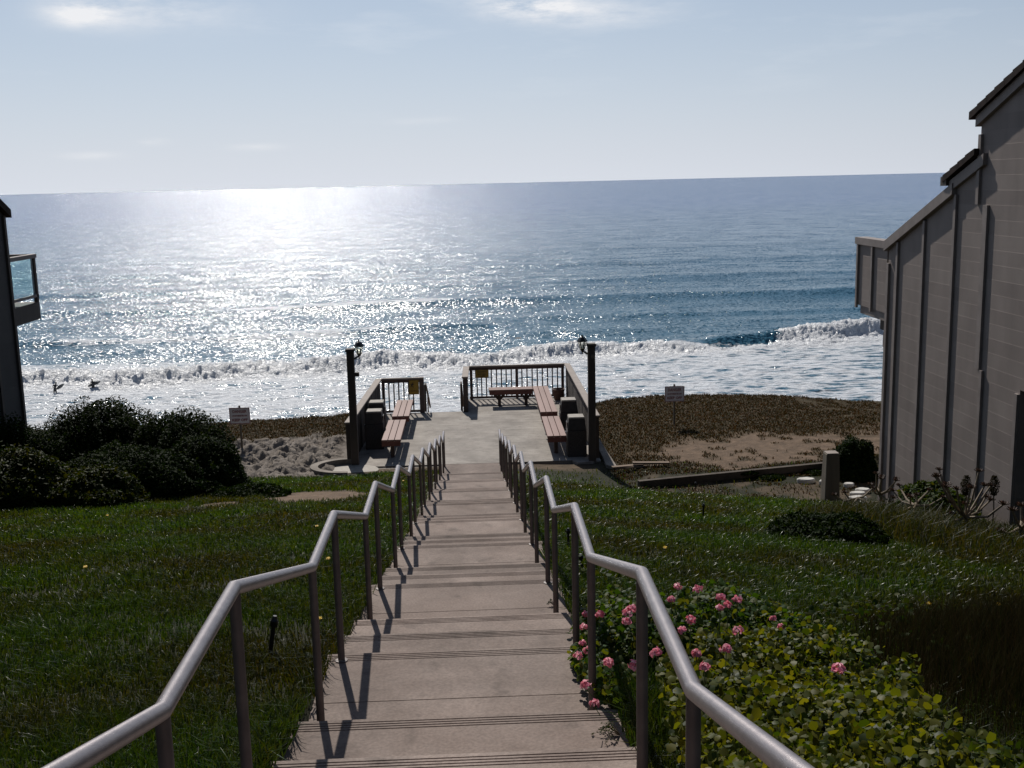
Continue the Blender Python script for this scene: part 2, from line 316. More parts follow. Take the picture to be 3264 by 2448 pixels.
# lapped siding: each board leans out a little towards its lower edge
def siding_mat(name, a, b):
    m, t, p = node_mat(name); n = t.nodes; l = t.links
    tc = n.new('ShaderNodeTexCoord'); s = n.new('ShaderNodeSeparateXYZ'); l.new(tc.outputs['Object'], s.inputs[0])
    mu = n.new('ShaderNodeMath'); mu.operation = 'DIVIDE'; mu.inputs[1].default_value = .241; l.new(s.outputs[2], mu.inputs[0])
    fr = n.new('ShaderNodeMath'); fr.operation = 'FRACT'; l.new(mu.outputs[0], fr.inputs[0])
    gr = n.new('ShaderNodeMapRange'); gr.inputs[1].default_value = 0; gr.inputs[2].default_value = .06; gr.inputs[3].default_value = 1; gr.inputs[4].default_value = 0; l.new(fr.outputs[0], gr.inputs[0])
    no = n.new('ShaderNodeTexNoise'); no.inputs['Scale'].default_value = 9; no.inputs['Detail'].default_value = 6
    mp = n.new('ShaderNodeMapping'); mp.inputs['Scale'].default_value = (1, .12, 1); l.new(tc.outputs['Object'], mp.inputs[0]); l.new(mp.outputs[0], no.inputs[0])
    ad = n.new('ShaderNodeMath'); ad.operation = 'MULTIPLY_ADD'; ad.inputs[1].default_value = .12; l.new(no.outputs[0], ad.inputs[0]); l.new(gr.outputs[0], ad.inputs[2])
    bm_ = n.new('ShaderNodeBump'); bm_.inputs['Distance'].default_value = .002; l.new(ad.outputs[0], bm_.inputs['Height']); l.new(bm_.outputs[0], p.inputs['Normal'])
    fl = n.new('ShaderNodeMath'); fl.operation = 'FLOOR'; l.new(mu.outputs[0], fl.inputs[0])
    n2 = n.new('ShaderNodeTexNoise'); n2.inputs['Scale'].default_value = 1; n2.inputs['Detail'].default_value = 3
    cm = n.new('ShaderNodeCombineXYZ'); ms = n.new('ShaderNodeMath'); ms.operation = 'MULTIPLY'; ms.inputs[1].default_value = .6; l.new(s.outputs[1], ms.inputs[0])
    m7 = n.new('ShaderNodeMath'); m7.operation = 'MULTIPLY'; m7.inputs[1].default_value = 7.3; l.new(fl.outputs[0], m7.inputs[0])
    l.new(ms.outputs[0], cm.inputs[0]); l.new(m7.outputs[0], cm.inputs[1]); l.new(cm.outputs[0], n2.inputs[0])
    r = n.new('ShaderNodeMapRange'); r.inputs[1].default_value = .3; r.inputs[2].default_value = .7; l.new(n2.outputs[0], r.inputs[0])
    x = n.new('ShaderNodeMix'); x.data_type = 'RGBA'; x.inputs[6].default_value = (*a, 1); x.inputs[7].default_value = (*b, 1); l.new(r.outputs[0], x.inputs[0])
    n5 = n.new('ShaderNodeTexNoise'); n5.inputs['Scale'].default_value = 3.2; n5.inputs['Detail'].default_value = 7; m5 = n.new('ShaderNodeMapping'); m5.inputs['Scale'].default_value = (1, .8, .3); l.new(tc.outputs['Object'], m5.inputs[0]); l.new(m5.outputs[0], n5.inputs[0])
    r5 = n.new('ShaderNodeMapRange'); r5.inputs[1].default_value = .35; r5.inputs[2].default_value = .65; r5.inputs[3].default_value = .90; r5.inputs[4].default_value = 1.06; l.new(n5.outputs[0], r5.inputs[0])
    v5 = n.new('ShaderNodeVectorMath'); v5.operation = 'SCALE'; l.new(x.outputs[2], v5.inputs[0]); l.new(r5.outputs[0], v5.inputs['Scale']); l.new(v5.outputs[0], p.inputs[0])
    p.inputs['Roughness'].default_value = .75; p.inputs['Specular IOR Level'].default_value = .3
    return m
M['siding'] = siding_mat('house_siding', (.215, .178, .160), (.275, .232, .208)); M['shadesiding'] = siding_mat('shaded_siding', (.045, .042, .042), (.065, .06, .06))  # darker copy for the left house: its shaded face put into the colour
# deck floor: fine lines across
def deck_mat():
    m = concrete_mat('deck_surface', (.25, .222, .196), (.335, .305, .272)); t = m.node_tree; n = t.nodes; l = t.links; p = n['Principled BSDF']
    tc = n.new('ShaderNodeTexCoord'); s = n.new('ShaderNodeSeparateXYZ'); l.new(tc.outputs['Object'], s.inputs[0])
    no = n.new('ShaderNodeTexNoise'); no.inputs['Scale'].default_value = 1.2; mp = n.new('ShaderNodeMapping'); mp.inputs['Scale'].default_value = (.3, 14, 1); l.new(tc.outputs['Object'], mp.inputs[0]); l.new(mp.outputs[0], no.inputs[0])
    no.inputs['Detail'].default_value = 3
    mu = n.new('ShaderNodeMath'); mu.operation = 'DIVIDE'; mu.inputs[1].default_value = .145; l.new(s.outputs[1], mu.inputs[0])
    fr = n.new('ShaderNodeMath'); fr.operation = 'FRACT'; l.new(mu.outputs[0], fr.inputs[0])
    g = n.new('ShaderNodeMath'); g.operation = 'GREATER_THAN'; g.inputs[1].default_value = .12; l.new(fr.outputs[0], g.inputs[0])
    r = n.new('ShaderNodeMapRange'); r.inputs[3].default_value = .62; r.inputs[4].default_value = 1; l.new(g.outputs[0], r.inputs[0])
    r2 = n.new('ShaderNodeMapRange'); r2.inputs[1].default_value = .3; r2.inputs[2].default_value = .7; r2.inputs[3].default_value = .85; r2.inputs[4].default_value = 1.12; l.new(no.outputs[0], r2.inputs[0])
    q = n.new('ShaderNodeMath'); q.operation = 'MULTIPLY'; l.new(r.outputs[0], q.inputs[0]); l.new(r2.outputs[0], q.inputs[1])
    old = p.inputs[0].links[0].from_socket; v = n.new('ShaderNodeVectorMath'); v.operation = 'SCALE'; l.new(old, v.inputs[0]); l.new(q.outputs[0], v.inputs['Scale']); l.new(v.outputs[0], p.inputs[0])
    return m
M['deck'] = deck_mat()
# ------------------------------------------------------------------ terrain
def terrain_mat():
    m, t, p = node_mat('soil'); n = t.nodes; l = t.links
    at = n.new('ShaderNodeAttribute'); at.attribute_name = 'zone'
    tc = n.new('ShaderNodeTexCoord'); no = n.new('ShaderNodeTexNoise'); no.inputs['Scale'].default_value = 3; no.inputs['Detail'].default_value = 9; no.inputs['Roughness'].default_value = .7
    l.new(tc.outputs['Object'], no.inputs[0])
    def mix(f, a, b):
        x = n.new('ShaderNodeMix'); x.data_type = 'RGBA'
        for s, v in ((0, f), (6, a), (7, b)):
            if hasattr(v, 'is_linked') or hasattr(v, 'links'): l.new(v, x.inputs[s])
            else: x.inputs[s].default_value = (*v, 1) if isinstance(v, tuple) else v
        return x.outputs[2]
    r = n.new('ShaderNodeMapRange'); r.inputs[1].default_value = .35; r.inputs[2].default_value = .65; l.new(no.outputs[0], r.inputs[0])
    soil = mix(r.outputs[0], (.010, .014, .005), (.026, .024, .011)); mat_ = mix(r.outputs[0], (.030, .024, .008), (.060, .038, .014)); soil = mix(at.outputs['Alpha'], soil, mat_)
    dirt = mix(r.outputs[0], (.085, .058, .038), (.175, .12, .08))
    sand = mix(r.outputs[0], (.135, .115, .098), (.215, .187, .163))
    cliff = mix(r.outputs[0], (.20, .14, .09), (.30, .22, .15))
    s = n.new('ShaderNodeSeparateColor'); l.new(at.outputs['Color'], s.inputs[0])
    c = mix(s.outputs[0], soil, dirt); c = mix(s.outputs[1], c, sand); c = mix(s.outputs[2], c, cliff); l.new(c, p.inputs[0])
    b = n.new('ShaderNodeBump'); b.inputs['Distance'].default_value = .03; n3 = n.new('ShaderNodeTexNoise'); n3.inputs['Scale'].default_value = 14; n3.inputs['Detail'].default_value = 8
    l.new(tc.outputs['Object'], n3.inputs[0]); l.new(n3.outputs[0], b.inputs['Height']); l.new(b.outputs[0], p.inputs['Normal'])
    p.inputs['Roughness'].default_value = .9; p.inputs['Specular IOR Level'].default_value = .15
    return m
def zone_masks(X, Y):
    nz = fbm(X*1.3, Y*1.3, 4, 41)
    dirtR = sm(3.9, 6.0, X+3*(nz-.5))*sm(.1, .4, Y-curb_y(X)+.5*(nz-.5))*sm(29.9, 28.6, Y+2.2*(nz-.5)-.12*(X-6))*(1-.6*sm(.58, .66, fbm(X*2.4+3, Y*2.4, 3, 46)))
    bare = sm(-.04, .12, .48-nz)*sm(3.2, 4.6, X)*sm(20, 23, Y)*sm(25.6, 25.2, Y)*.5
    patchL = np.maximum(sm(1.1, .7, np.hypot((X+3.05)/1.1, (Y-20.2)/1.3)+.5*(nz-.5)), sm(1.1, .7, np.hypot((X+4.6)/.35, (Y-19.2)/.5)+.4*(nz-.5)))
    bareN = sm(1.1, .6, np.hypot((X-2.15)/.75, (Y-6.0)/.55)+.5*(nz-.5))
    dirt = np.clip(np.maximum.reduce([dirtR, bare, patchL, bareN*.8, sm(3.3, 2.6, np.abs(X))*sm(26.2, 26.8, Y)*.6]), 0, 1)
    sand = sm(-7.9, -7.0, X)*sm(-3.2, -3.5, X)*sm(26.3, 26.6, Y)*sm(31.4, 30.6, Y+1.6*(nz-.5))
    return dirt, sand
def make_ground():
    xs = np.concatenate([np.linspace(-60, -9.2, 40), np.linspace(-9, 9.5, 300), np.linspace(10, 60, 40)])
    ys = np.concatenate([np.linspace(-30, -1, 12), np.linspace(0, 24, 200), np.linspace(24.08, 36, 170), np.linspace(36.2, 48, 50), np.linspace(49, 240, 60)])
    X, Y = np.meshgrid(xs, ys); D = ground_d(X, Y)
    # keep the soil under the stairs and the deck
    inst = sm(SX0-.03, SX0+.05, X)*sm(SX1+.03, SX1-.05, X)*(Y < 27.6)*(Y > -6); D = D+inst*.35
    indk = (X > -3.3)*(X < 3.0)*(Y > 27.3)*(Y < 33.3); D = D+indk*.3
    V = np.stack([X, Y, EYE-D], -1).reshape(-1, 3); nx = len(xs); ny = len(ys)
    i = np.arange(nx-1)[None, :]+nx*np.arange(ny-1)[:, None]; i = i.ravel()
    q = np.stack([i, i+1, i+nx+1, i+nx], -1)
    o = np_mesh('ground', V, q, None, terrain_mat(), smooth=True)
    dirt, sand = zone_masks(X, Y); ye = np.where(X < 0, 33.5, 35.0); cl = sm(ye+.2, ye+1.2, Y)
    a = o.data.color_attributes.new('zone', 'FLOAT_COLOR', 'POINT')
    a.data.foreach_set('color', np.stack([dirt, sand, cl, sm(26, 27.5, Y)*sm(3, 3.4, np.abs(X))], -1).astype(np.float32).ravel())
    tag(o, kind='structure')
make_ground()
# ------------------------------------------------------------------ sea
def breaker_y(X): return 167+.17*X+.0012*np.clip(X, -120, 120)**2+1.6*np.sin(X*.045+.6)+2.2*(fbm(X*.06, X*0+3, 3, 77)-.5)*3
def sea_mat():
    m, t, p = node_mat('sea_water'); n = t.nodes; l = t.links
    tc = n.new('ShaderNodeTexCoord')
    def noise(scale, detail, stretch, rough=.5, dim=0):
        mp = n.new('ShaderNodeMapping'); mp.inputs['Scale'].default_value = stretch; no = n.new('ShaderNodeTexNoise')
        no.inputs['Scale'].default_value = scale; no.inputs['Detail'].default_value = detail; no.inputs['Roughness'].default_value = rough
        l.new(tc.outputs['Object'], mp.inputs[0]); l.new(mp.outputs[0], no.inputs[0]); return no
    # facet slopes of the chop: kept at every distance
    a = noise(2.8, 3.0, (.55, 1, 1), .6); b = noise(.16, 3, (.5, 1, 1), .5)
    def vm(op, *ins):
        v = n.new('ShaderNodeVectorMath'); v.operation = op
        for i, s in enumerate(ins):
            if isinstance(s, tuple): v.inputs[i].default_value = s
            else: l.new(s, v.inputs[i])
        return v
    A = vm('MULTIPLY', vm('SUBTRACT', a.outputs['Color'], (.5, .5, .5)).outputs[0], (1.8, 3.6, 0))
    B = vm('MULTIPLY', vm('SUBTRACT', b.outputs['Color'], (.5, .5, .5)).outputs[0], (.5, .8, 0))
    g = n.new('ShaderNodeNewGeometry')
    S = vm('NORMALIZE', vm('ADD', vm('ADD', A.outputs[0], B.outputs[0]).outputs[0], g.outputs['Normal']).outputs[0])
    l.new(S.outputs[0], p.inputs['Normal'])
    # water colour: greener near shore, bluer far out
    s = n.new('ShaderNodeSeparateXYZ'); l.new(tc.outputs['Object'], s.inputs[0])
    r = n.new('ShaderNodeMapRange'); r.inputs[1].default_value = 170; r.inputs[2].default_value = 1200; l.new(s.outputs[1], r.inputs[0])
    x = n.new('ShaderNodeMix'); x.data_type = 'RGBA'; x.inputs[6].default_value = (.022, .10, .155, 1); x.inputs[7].default_value = (.010, .075, .22, 1); l.new(r.outputs[0], x.inputs[0])
    l.new(x.outputs[2], p.inputs[0]); p.inputs['Roughness'].default_value = .16; p.inputs['IOR'].default_value = 1.37
    # foam
    at = n.new('ShaderNodeAttribute'); at.attribute_name = 'foam'; sc = n.new('ShaderNodeSeparateColor'); l.new(at.outputs['Color'], sc.inputs[0])
    f1 = noise(1.05, 6, (.42, 1, 1), .66); f2 = noise(.22, 5, (.4, 1, 1), .6)
    f3 = n.new('ShaderNodeTexVoronoi'); f3.feature = 'DISTANCE_TO_EDGE'; f3.inputs['Scale'].default_value = .62
    mp = n.new('ShaderNodeMapping'); mp.inputs['Scale'].default_value = (.35, 1, 1); ds = noise(.5, 3, (1, 1, 1)); dv = vm('MULTIPLY_ADD', ds.outputs['Color'], (3.0, 1.6, 0), tc.outputs['Object'])
    l.new(dv.outputs[0], mp.inputs[0]); l.new(mp.outputs[0], f3.inputs[0])
    def ma(op, a_, b_=None, c_=None):
        v = n.new('ShaderNodeMath'); v.operation = op
        for i, q in enumerate((a_, b_, c_)):
            if q is None: continue
            if isinstance(q, (int, float)): v.inputs[i].default_value = q
            else: l.new(q, v.inputs[i])
        return v.outputs[0]
    web = n.new('ShaderNodeMapRange'); web.inputs[1].default_value = .0; web.inputs[2].default_value = .30; web.inputs[3].default_value = .16; web.inputs[4].default_value = -.13; l.new(f3.outputs[0], web.inputs[0])
    q = ma('ADD', ma('MULTIPLY', f1.outputs[0], .65), ma('MULTIPLY', f2.outputs[0], .55)); q = ma('ADD', q, web.outputs[0])
    q = ma('ADD', q, ma('SUBTRACT', ma('MULTIPLY', sc.outputs[0], 1.0), 1.0))
    fr = n.new('ShaderNodeMapRange'); fr.inputs[1].default_value = .0; fr.inputs[2].default_value = .24; l.new(q, fr.inputs[0])
    fo = n.new('ShaderNodeBsdfPrincipled'); fo.inputs['Roughness'].default_value = .36
    fo.inputs['Base Color'].default_value = (.82, .84, .87, 1); fo.inputs['Specular IOR Level'].default_value = .5
    fb = noise(.9, 7, (.45, 1, 1), .72); bp = n.new('ShaderNodeBump'); bp.inputs['Distance'].default_value = 1.1; l.new(fb.outputs[0], bp.inputs['Height']); l.new(bp.outputs[0], fo.inputs['Normal'])
    ms = n.new('ShaderNodeMixShader'); l.new(fr.outputs[0], ms.inputs[0]); l.new(p.outputs[0], ms.inputs[1]); l.new(fo.outputs[0], ms.inputs[2])
    l.new(ms.outputs[0], n['Material Output'].inputs[0])
    return m
def make_sea():
    ys = np.concatenate([np.geomspace(92, 560, 760), np.geomspace(566, 50000, 110)]); us = np.linspace(-1, 1, 1000)
    Y = np.repeat(ys[:, None], len(us), 1); X = us[None, :]*np.maximum(.66*Y, 0)+0*Y
    fade = sm(560, 300, Y)
    h = .55*(fbm(X*.035, Y*.11, 3, 1)-.5)+.30*(fbm(X*.16, Y*.4, 3, 2)-.5)+.14*(fbm(X*.5, Y*1.1, 2, 4)-.5)*sm(330, 200, Y)
    # swells lined up with the shore
    def swell(y0, hgt, wf, wb, seed, xl=-1e9, xr=1e9):
        yc = y0+.06*X+6*(fbm(X*.02, X*0, 2, seed)-.5)*2; amp = hgt*(.55+.9*(fbm(X*.018+5, X*0+1, 2, seed+3)-.25))*sm(xl-12, xl+12, X)*sm(xr+12, xr-12, X)
        d = Y-yc; return amp*np.where(d < 0, np.exp(-(d/wf)**2), np.exp(-(d/wb)**2))
    h = h+swell(207, .75, 2.8, 7, 91, -200, 8)+swell(252, 1.25, 4, 11, 92)+swell(302, .9, 5, 14, 93)+swell(222, .5, 3, 9, 97, -5, 200)+swell(365, .8, 7, 18, 94)+swell(440, .7, 9, 24, 95)
    # the breaking wave: a tumbling ridge
    yb = breaker_y(X); d = Y-yb
    lx = fbm(X*.07+2, X*0+8, 3, 61); amp = 1.6+1.9*(lx-.3)
    amp = amp*(.8+.30*sm(20, 60, X)+.25*sm(-5, -30, X)*0)
    ridge = np.where(d < 0, np.exp(-(np.abs(d)/2.5)**2.0), np.exp(-(d/6.5)**2))
    inb = np.exp(-((d+1.5)/4.4)**2)
    lumps = (np.abs(fbm(X*.5, Y*.9, 5, 51, .66)-.5)*2.4+(fbm(X*2.1, Y*2.3, 3, 52, .65)-.5)*1.1)
    clr = sm(28, 32, X)*sm(50, 45, X)
    lumps = lumps*(1-.85*clr*sm(-3.5, -1, d))+.35*.85*clr*sm(-3.5, -1, d)
    h = h*(1-.6*inb)+amp*ridge*(1.15+.1*clr)+inb*(lumps-.35)*.72
    # ragged water inside the break and a second small bore
    ins = sm(-2, -8, d)
    h = h+ins*(.20*(fbm(X*.3, Y*.7, 3, 55, .6)-.5)+.26*(fbm(X*.6, Y*1.3, 3, 58, .6)-.5))
    d2 = Y-(breaker_y(X*.9+20)-7.5-2.5*fbm(X*.05, X*0, 2, 66)); a2 = sm(.45, .6, fbm(X*.05+3, X*0+4, 2, 67)); h = h+a2*.5*np.exp(-(d2/2.2)**2)*(.6+.9*fbm(X*.8, Y*1.2, 3, 68))
    Zc = h*fade
    V = np.stack([X, Y, Zc], -1).reshape(-1, 3); nx = len(us); ny = len(ys)
    i = (np.arange(nx-1)[None, :]+nx*np.arange(ny-1)[:, None]).ravel()
    o = np_mesh('sea', V, np.stack([i, i+1, i+nx+1, i+nx], -1), None, sea_mat(), smooth=True)
    # foam amount
    f = .0*X
    f = np.maximum(f, sm(3.5, -.5, d)*sm(-9, -5.5, d)*1.0*(.72+.5*sm(.28, .5, lx)))
    # a stretch on the right where the face is still clear water
    clear = sm(28, 33, X)*sm(52, 46, X); f = f*(1-.97*clear*sm(-4.0, -2.2, d))
    f = np.maximum(f, sm(0, -6, d)*(.53-.06*sm(-25, -62, d)+.05*sm(-14, -6, d)+.20*(fbm(X*.05, Y*.09, 3, 71)-.5)+.06*sm(20, -40, X)))
    f = np.maximum(f, a2*np.exp(-(d2/2.6)**2)*1.0)
    back = sm(55, 4, d)*sm(-2, 4, d)*sm(5, -30, X)*.42+sm(24, 2, d)*sm(-1, 3, d)*.34
    f = np.maximum(f, back*(.6+.9*(fbm(X*.03, Y*.12, 3, 73)-.2)))
    for (ys_, sd_, xl, xr, w0, am) in ((252, 92, -52, -6, 3.0, .68), (207, 91, -36, -9, 2.0, .62), (205, 91, -75, -20, 5, .45)):  # foam also painted on the swells for bright glare off their faces
        dd = Y-(ys_+.06*X+6*(fbm(X*.02, X*0, 2, sd_)-.5)*2); f = np.maximum(f, am*1.15*np.exp(-((dd-1.0)/w0)**2)*sm(xl-8, xl+6, X)*sm(xr+8, xr-6, X)*(.65+.7*fbm(X*.15, Y*.3, 2, 99)))
    gap = np.exp(-((Y-(128+.1*X))/2.2)**2)*sm(-18, -30, X); f = f*(1-.7*gap)
    a = o.data.color_attributes.new('foam', 'FLOAT_COLOR', 'POINT'); f = np.clip(f, 0, 1.25)
    a.data.foreach_set('color', np.stack([f, f, f, np.ones_like(f)], -1).astype(np.float32).ravel())
    tag(o, kind='structure')
make_sea()
# wave height helper for the surfers is not needed: they stand at the mean level
# ------------------------------------------------------------------ stairway
def nosings():
    out = []
    for k in range(-3, 8):
        for j in range(3): out.append((Y1+k*PD+j*TR, D1+(3*k+j)*RIS, j))
    return out
def make_stairs():
    root = empty('stairway', (0, 0, 0), 'long straight concrete stairway with grooved step edges going down to the deck', 'stairway')
    ns = nosings(); prev = ns[0][0]-2.5
    for i, (yn, d, j) in enumerate(ns+[(27.488, DK, 3)]):
        top = Z(d); y0 = prev-.0; yj = y0+.21*(yn-y0)*0+.455*(yn-y0) if j == 0 else None
        prof = [(y0+.0, top-.5), (y0+.0, top)]
        if j == 0: prof += [(yj-.004, top), (yj-.003, top-.012), (yj+.003, top-.012), (yj+.004, top)]
        if j < 3:
            for g in range(4):
                a = yn-.115+g*.024; prof += [(a, top), (a+.0015, top-.007), (a+.0085, top-.007), (a+.010, top)]
            prof += [(yn-.006, top), (yn, top-.006), (yn, top-.5)]
        else: prof += [(yn, top), (yn, top-.5)]
        # steps butt end to end: each begins 2 mm behind the riser above it
        prof = [(a+(.002 if idx < 2 and i else 0), b) for idx, (a, b) in enumerate(prof)]
        e = random.uniform(-.006, .006)
        MB().prism_x(prof[::-1], SX0+e, SX1+e).build('step', M['step'], root)
        prev = yn
make_stairs()
def handrail(x, side):
    root = empty('handrail', (x, 3.2, Z(2.3)), f'zigzag grey metal pipe handrail along the {side} edge of the stairway', 'handrail', 'zigzag handrails beside the stairway')
    H, A, B = .91, .1037, .1928; pts = []; base = []
    for k in range(-2, 9):
        yv = Y1+(k-1)*PD+2*TR+B; yp = Y1+k*PD-A; dd = D1+3*k*RIS
        if k == 8: yp = 27.25
        pts += [(0, yv-3.2, Z(dd-H)-Z(2.3)), (0, yp-3.2, Z(dd-H)-Z(2.3))]
        base += [(yv, dd), (yp, dd)]
    MB().tube(pts, .0255, 16).build('rail', M['rail'], root, True)
    for (y, dd) in base:
        MB().lathe([(.038, Z(dd)-Z(2.3)-.004), (.038, Z(dd)-Z(2.3)+.006), (.027, Z(dd)-Z(2.3)+.009)], 0, y-3.2, 16).build('base_plate', M['post'], root, True)
        MB().tube([(0, y-3.2, Z(dd)-Z(2.3)-.01), (0, y-3.2, Z(dd-H)-Z(2.3)-.012)], .021, 14).build('post', M['post'], root, True)
handrail(RXL, 'left'); handrail(RXR, 'right')
# ------------------------------------------------------------------ deck
def wallx_l(y): return -3.30+(y-27.6)*(.26/6.5)       # left wall runs slightly inward
def make_deck():
    root = empty('viewing_deck', (0, 27.5, Z(DK)), 'paved viewing deck at the bluff edge with fine cross lines', 'deck')
    oz = Z(DK)
    MB().prism_z([(-3.35, 0.0), (2.42, 0.0), (2.52, -.25), (3.14, -.1), (3.02, 8.55), (-.42, 8.62), (-.42, 6.6), (-3.1, 6.65)][::1], -.4, 0).build('floor', M['deck'], root)
    MB().prism_z([(-2.88, -.52), (-.96, -.55), (-.96, -.003), (-2.82, -.003)], -.35, -.035).build('apron', M['curb'], root)
make_deck()
zdk = Z(DK)
def side_wall(label, p0, p1, outer, capw, h, gate=False):
    """boarded parapet wall from p0 to p1"""
    L_ = math.hypot(p1[0]-p0[0], p1[1]-p0[1]); a = math.atan2(p1[1]-p0[1], p1[0]-p0[0])
    root = empty('parapet_wall', (p0[0], p0[1], zdk), label, 'wall', 'boarded parapet walls of the deck', a)
    n = max(2, int(L_/.19)); b = MB(); s = L_/n
    for i in range(n):
        o = random.uniform(-.004, .004); b.box(i*s+.008, (i+1)*s-.008, -.045+o*2, .045+o*2, -.45, h-.05)
    b.build('board_panel', M['fence'], root)
    MB().box(-.05, L_+.03, -capw/2, capw/2, h-.045, h).build('cap', M['cap'], root, bevel=.008)
    MB().box(-.02, .10, -.075, .075, -.45, h-.047).build('end_post', M['darkwood'], root, bevel=.006)
    return root
side_wall('boarded parapet wall on the left side of the deck behind the two bins', (-3.29, 27.75), (-3.03, 34.05), -1, .20, 1.13)
side_wall('long boarded parapet wall on the right side of the deck', (3.06, 27.68), (3.03, 35.98), 1, .20, 1.13)
side_wall('short parapet wall at the right of the gap where the lower stairs leave', (-.335, 34.0), (-.30, 35.93), 1, .20, 1.13)
def railing(label, x0, x1, y, xs, posts, lean=0):
    root = empty('deck_railing', (x0, y, zdk), label, 'railing', 'dark railings along the sea side of the deck')
    MB().box(0, x1-x0, -.06, .06, 1.075, 1.13).build('top_rail', M['cap'], root, bevel=.006)
    MB().box(.02, x1-x0-.02, -.02, .02, .98, 1.073).build('rail_board', M['railwood'], root)
    MB().box(.02, x1-x0-.02, -.02, .02, .03, .10).build('bottom_rail', M['railwood'], root)
    for x in xs: MB().box(x-x0-.02, x-x0+.02, -.021, .021, .102, .978).build('baluster', M['railwood'], root)
    for x in posts: pw_ = .075 if x == -1.70 else .045; MB().box(x-x0-pw_, x-x0+pw_, -.045, .045, 0, 1.073).build('post', M['railwood'], root, bevel=.005)
railing('long dark railing facing the sea behind the L shaped benches', -.24, 2.96, 36.0, [.04, .19, .35, .52, .69, .85, 1.01, 1.18, 1.53, 1.70, 1.87, 2.04, 2.21, 2.38, 2.54, 2.71], [-.15, 1.36, 2.88])
railing('short dark railing facing the sea at the left end of the deck', -2.98, -1.63, 34.1, [-2.73, -2.57, -2.42, -2.26, -2.11, -1.97], [-2.90, -1.70])
# lower flight's handrails leaving through the gap
for x, s_ in ((-1.6, 'left'), (-.47, 'right')):
    root = empty('pipe_handrail', (x, 34.25, zdk), f'thin dark pipe handrail at the {s_} of the gap, leading down to the beach', 'handrail', 'pipe handrails of the lower flight')
    MB().tube([(0, -.02, .0), (0, -.02, .84), (0, .25, .86), (0, 1.6, .30), (0, 3.2, -.50)], .03, 10).build('rail', M['darkwood'], root, True)
    MB().tube([(0, 1.6, -1.1), (0, 1.6, .29)], .02, 8).build('post', M['darkwood'], root, True)
root = empty('lower_stairs', (-1.0, 34.2, zdk), 'concrete steps leaving the gap in the deck down the bluff', 'stairs')
for i in range(10): MB().box(-.55, .5, .02+i*.32, .338+i*.32, -.17*(i+1)-.6, -.17*(i+1)).build('step', M['step'], root)
# ------------------------------------------------------------------ benches
BH = .56
def bench(label, x0, x1, y0, y1, legs, along='y'):
    cx = (x0+x1)/2; cy = (y0+y1)/2; root = empty('park_bench', (cx, cy, zdk), label, 'bench', 'slatted wooden benches on the deck')
    a = (x1-x0)/2; b = (y1-y0)/2; t = .045
    if along == 'y':
        w_ = (2*a-.03)/3
        for i in range(3): xx = -a+i*(w_+.015); MB().box(xx, xx+w_, -b, b, BH-t, BH).build('slat', M['slat'], root, bevel=.004)
        for sgn in (-1, 1): MB().box(-a+.002, a-.002, sgn*(b-.02)-.018, sgn*(b-.02)+.018, BH-t-.125, BH-t-.003).build('end_board', M['benchframe'], root)
        for sgn in (-1, 1): MB().box(sgn*(a-.045)-.018, sgn*(a-.045)+.018, -b+.042, b-.042, BH-t-.125, BH-t-.003).build('side_board', M['benchframe'], root)
        for ly in legs:
            MB().box(-.05, .05, ly-.05-cy, ly+.05-cy, 0, BH-t-.16).build('leg', M['benchleg'], root, bevel=.005)
            MB().prism_x([(ly-cy-.05, BH-t-.004), (ly-cy+.05, BH-t-.004), (ly-cy+.05, BH-t-.158), (ly-cy-.05, BH-t-.158)], -a+.07, a-.07).build('bracket', M['benchleg'], root)
    else:
        w_ = (2*b-.03)/3
        for i in range(3): yy = -b+i*(w_+.015); MB().box(-a, a, yy, yy+w_, BH-t, BH).build('slat', M['slat'], root, bevel=.004)
        for sgn in (-1, 1): MB().box(-a+.02, a-.02, sgn*(b-.02)-.018, sgn*(b-.02)+.018, BH-t-.125, BH-t-.003).build('side_board', M['benchframe'], root)
        for lx in legs:
            m_ = MB().box(lx-cx-.05, lx-cx+.05, -.05, .05, 0, BH-t-.13)
            m_.build('leg', M['benchleg'], root, bevel=.005)
            p = MB()
            for sg in (-1, 1): p.bar((lx-cx+sg*.03, 0, BH-t-.30), (lx-cx+sg*.17, 0, BH-t-.135), .07, .05, (0, 1, 0))
            p.build('brace', M['benchleg'], root)
sc_ = (DK-BH)/(DK-.45)
bench('slatted redwood bench nearest the stairs on the right side of the deck', 1.82, 2.31, 27.92, 30.38, [28.35, 30.0])
bench('long slatted redwood bench on the right running to the far railing', 1.83, 2.32, 30.99, 35.1, [31.5, 34.6])
bench('slatted redwood bench parallel to the far railing, meeting the long right bench', .40, 1.815, 34.62, 35.08, [.74, 1.60], 'x')
bench('slatted redwood bench nearest the stairs on the left side of the deck', -2.49, -2.0, 28.04, 30.52, [28.45, 30.1])
bench('slatted redwood bench on the left in front of the short railing', -2.43, -1.94, 31.0, 33.42, [31.4, 33.0])
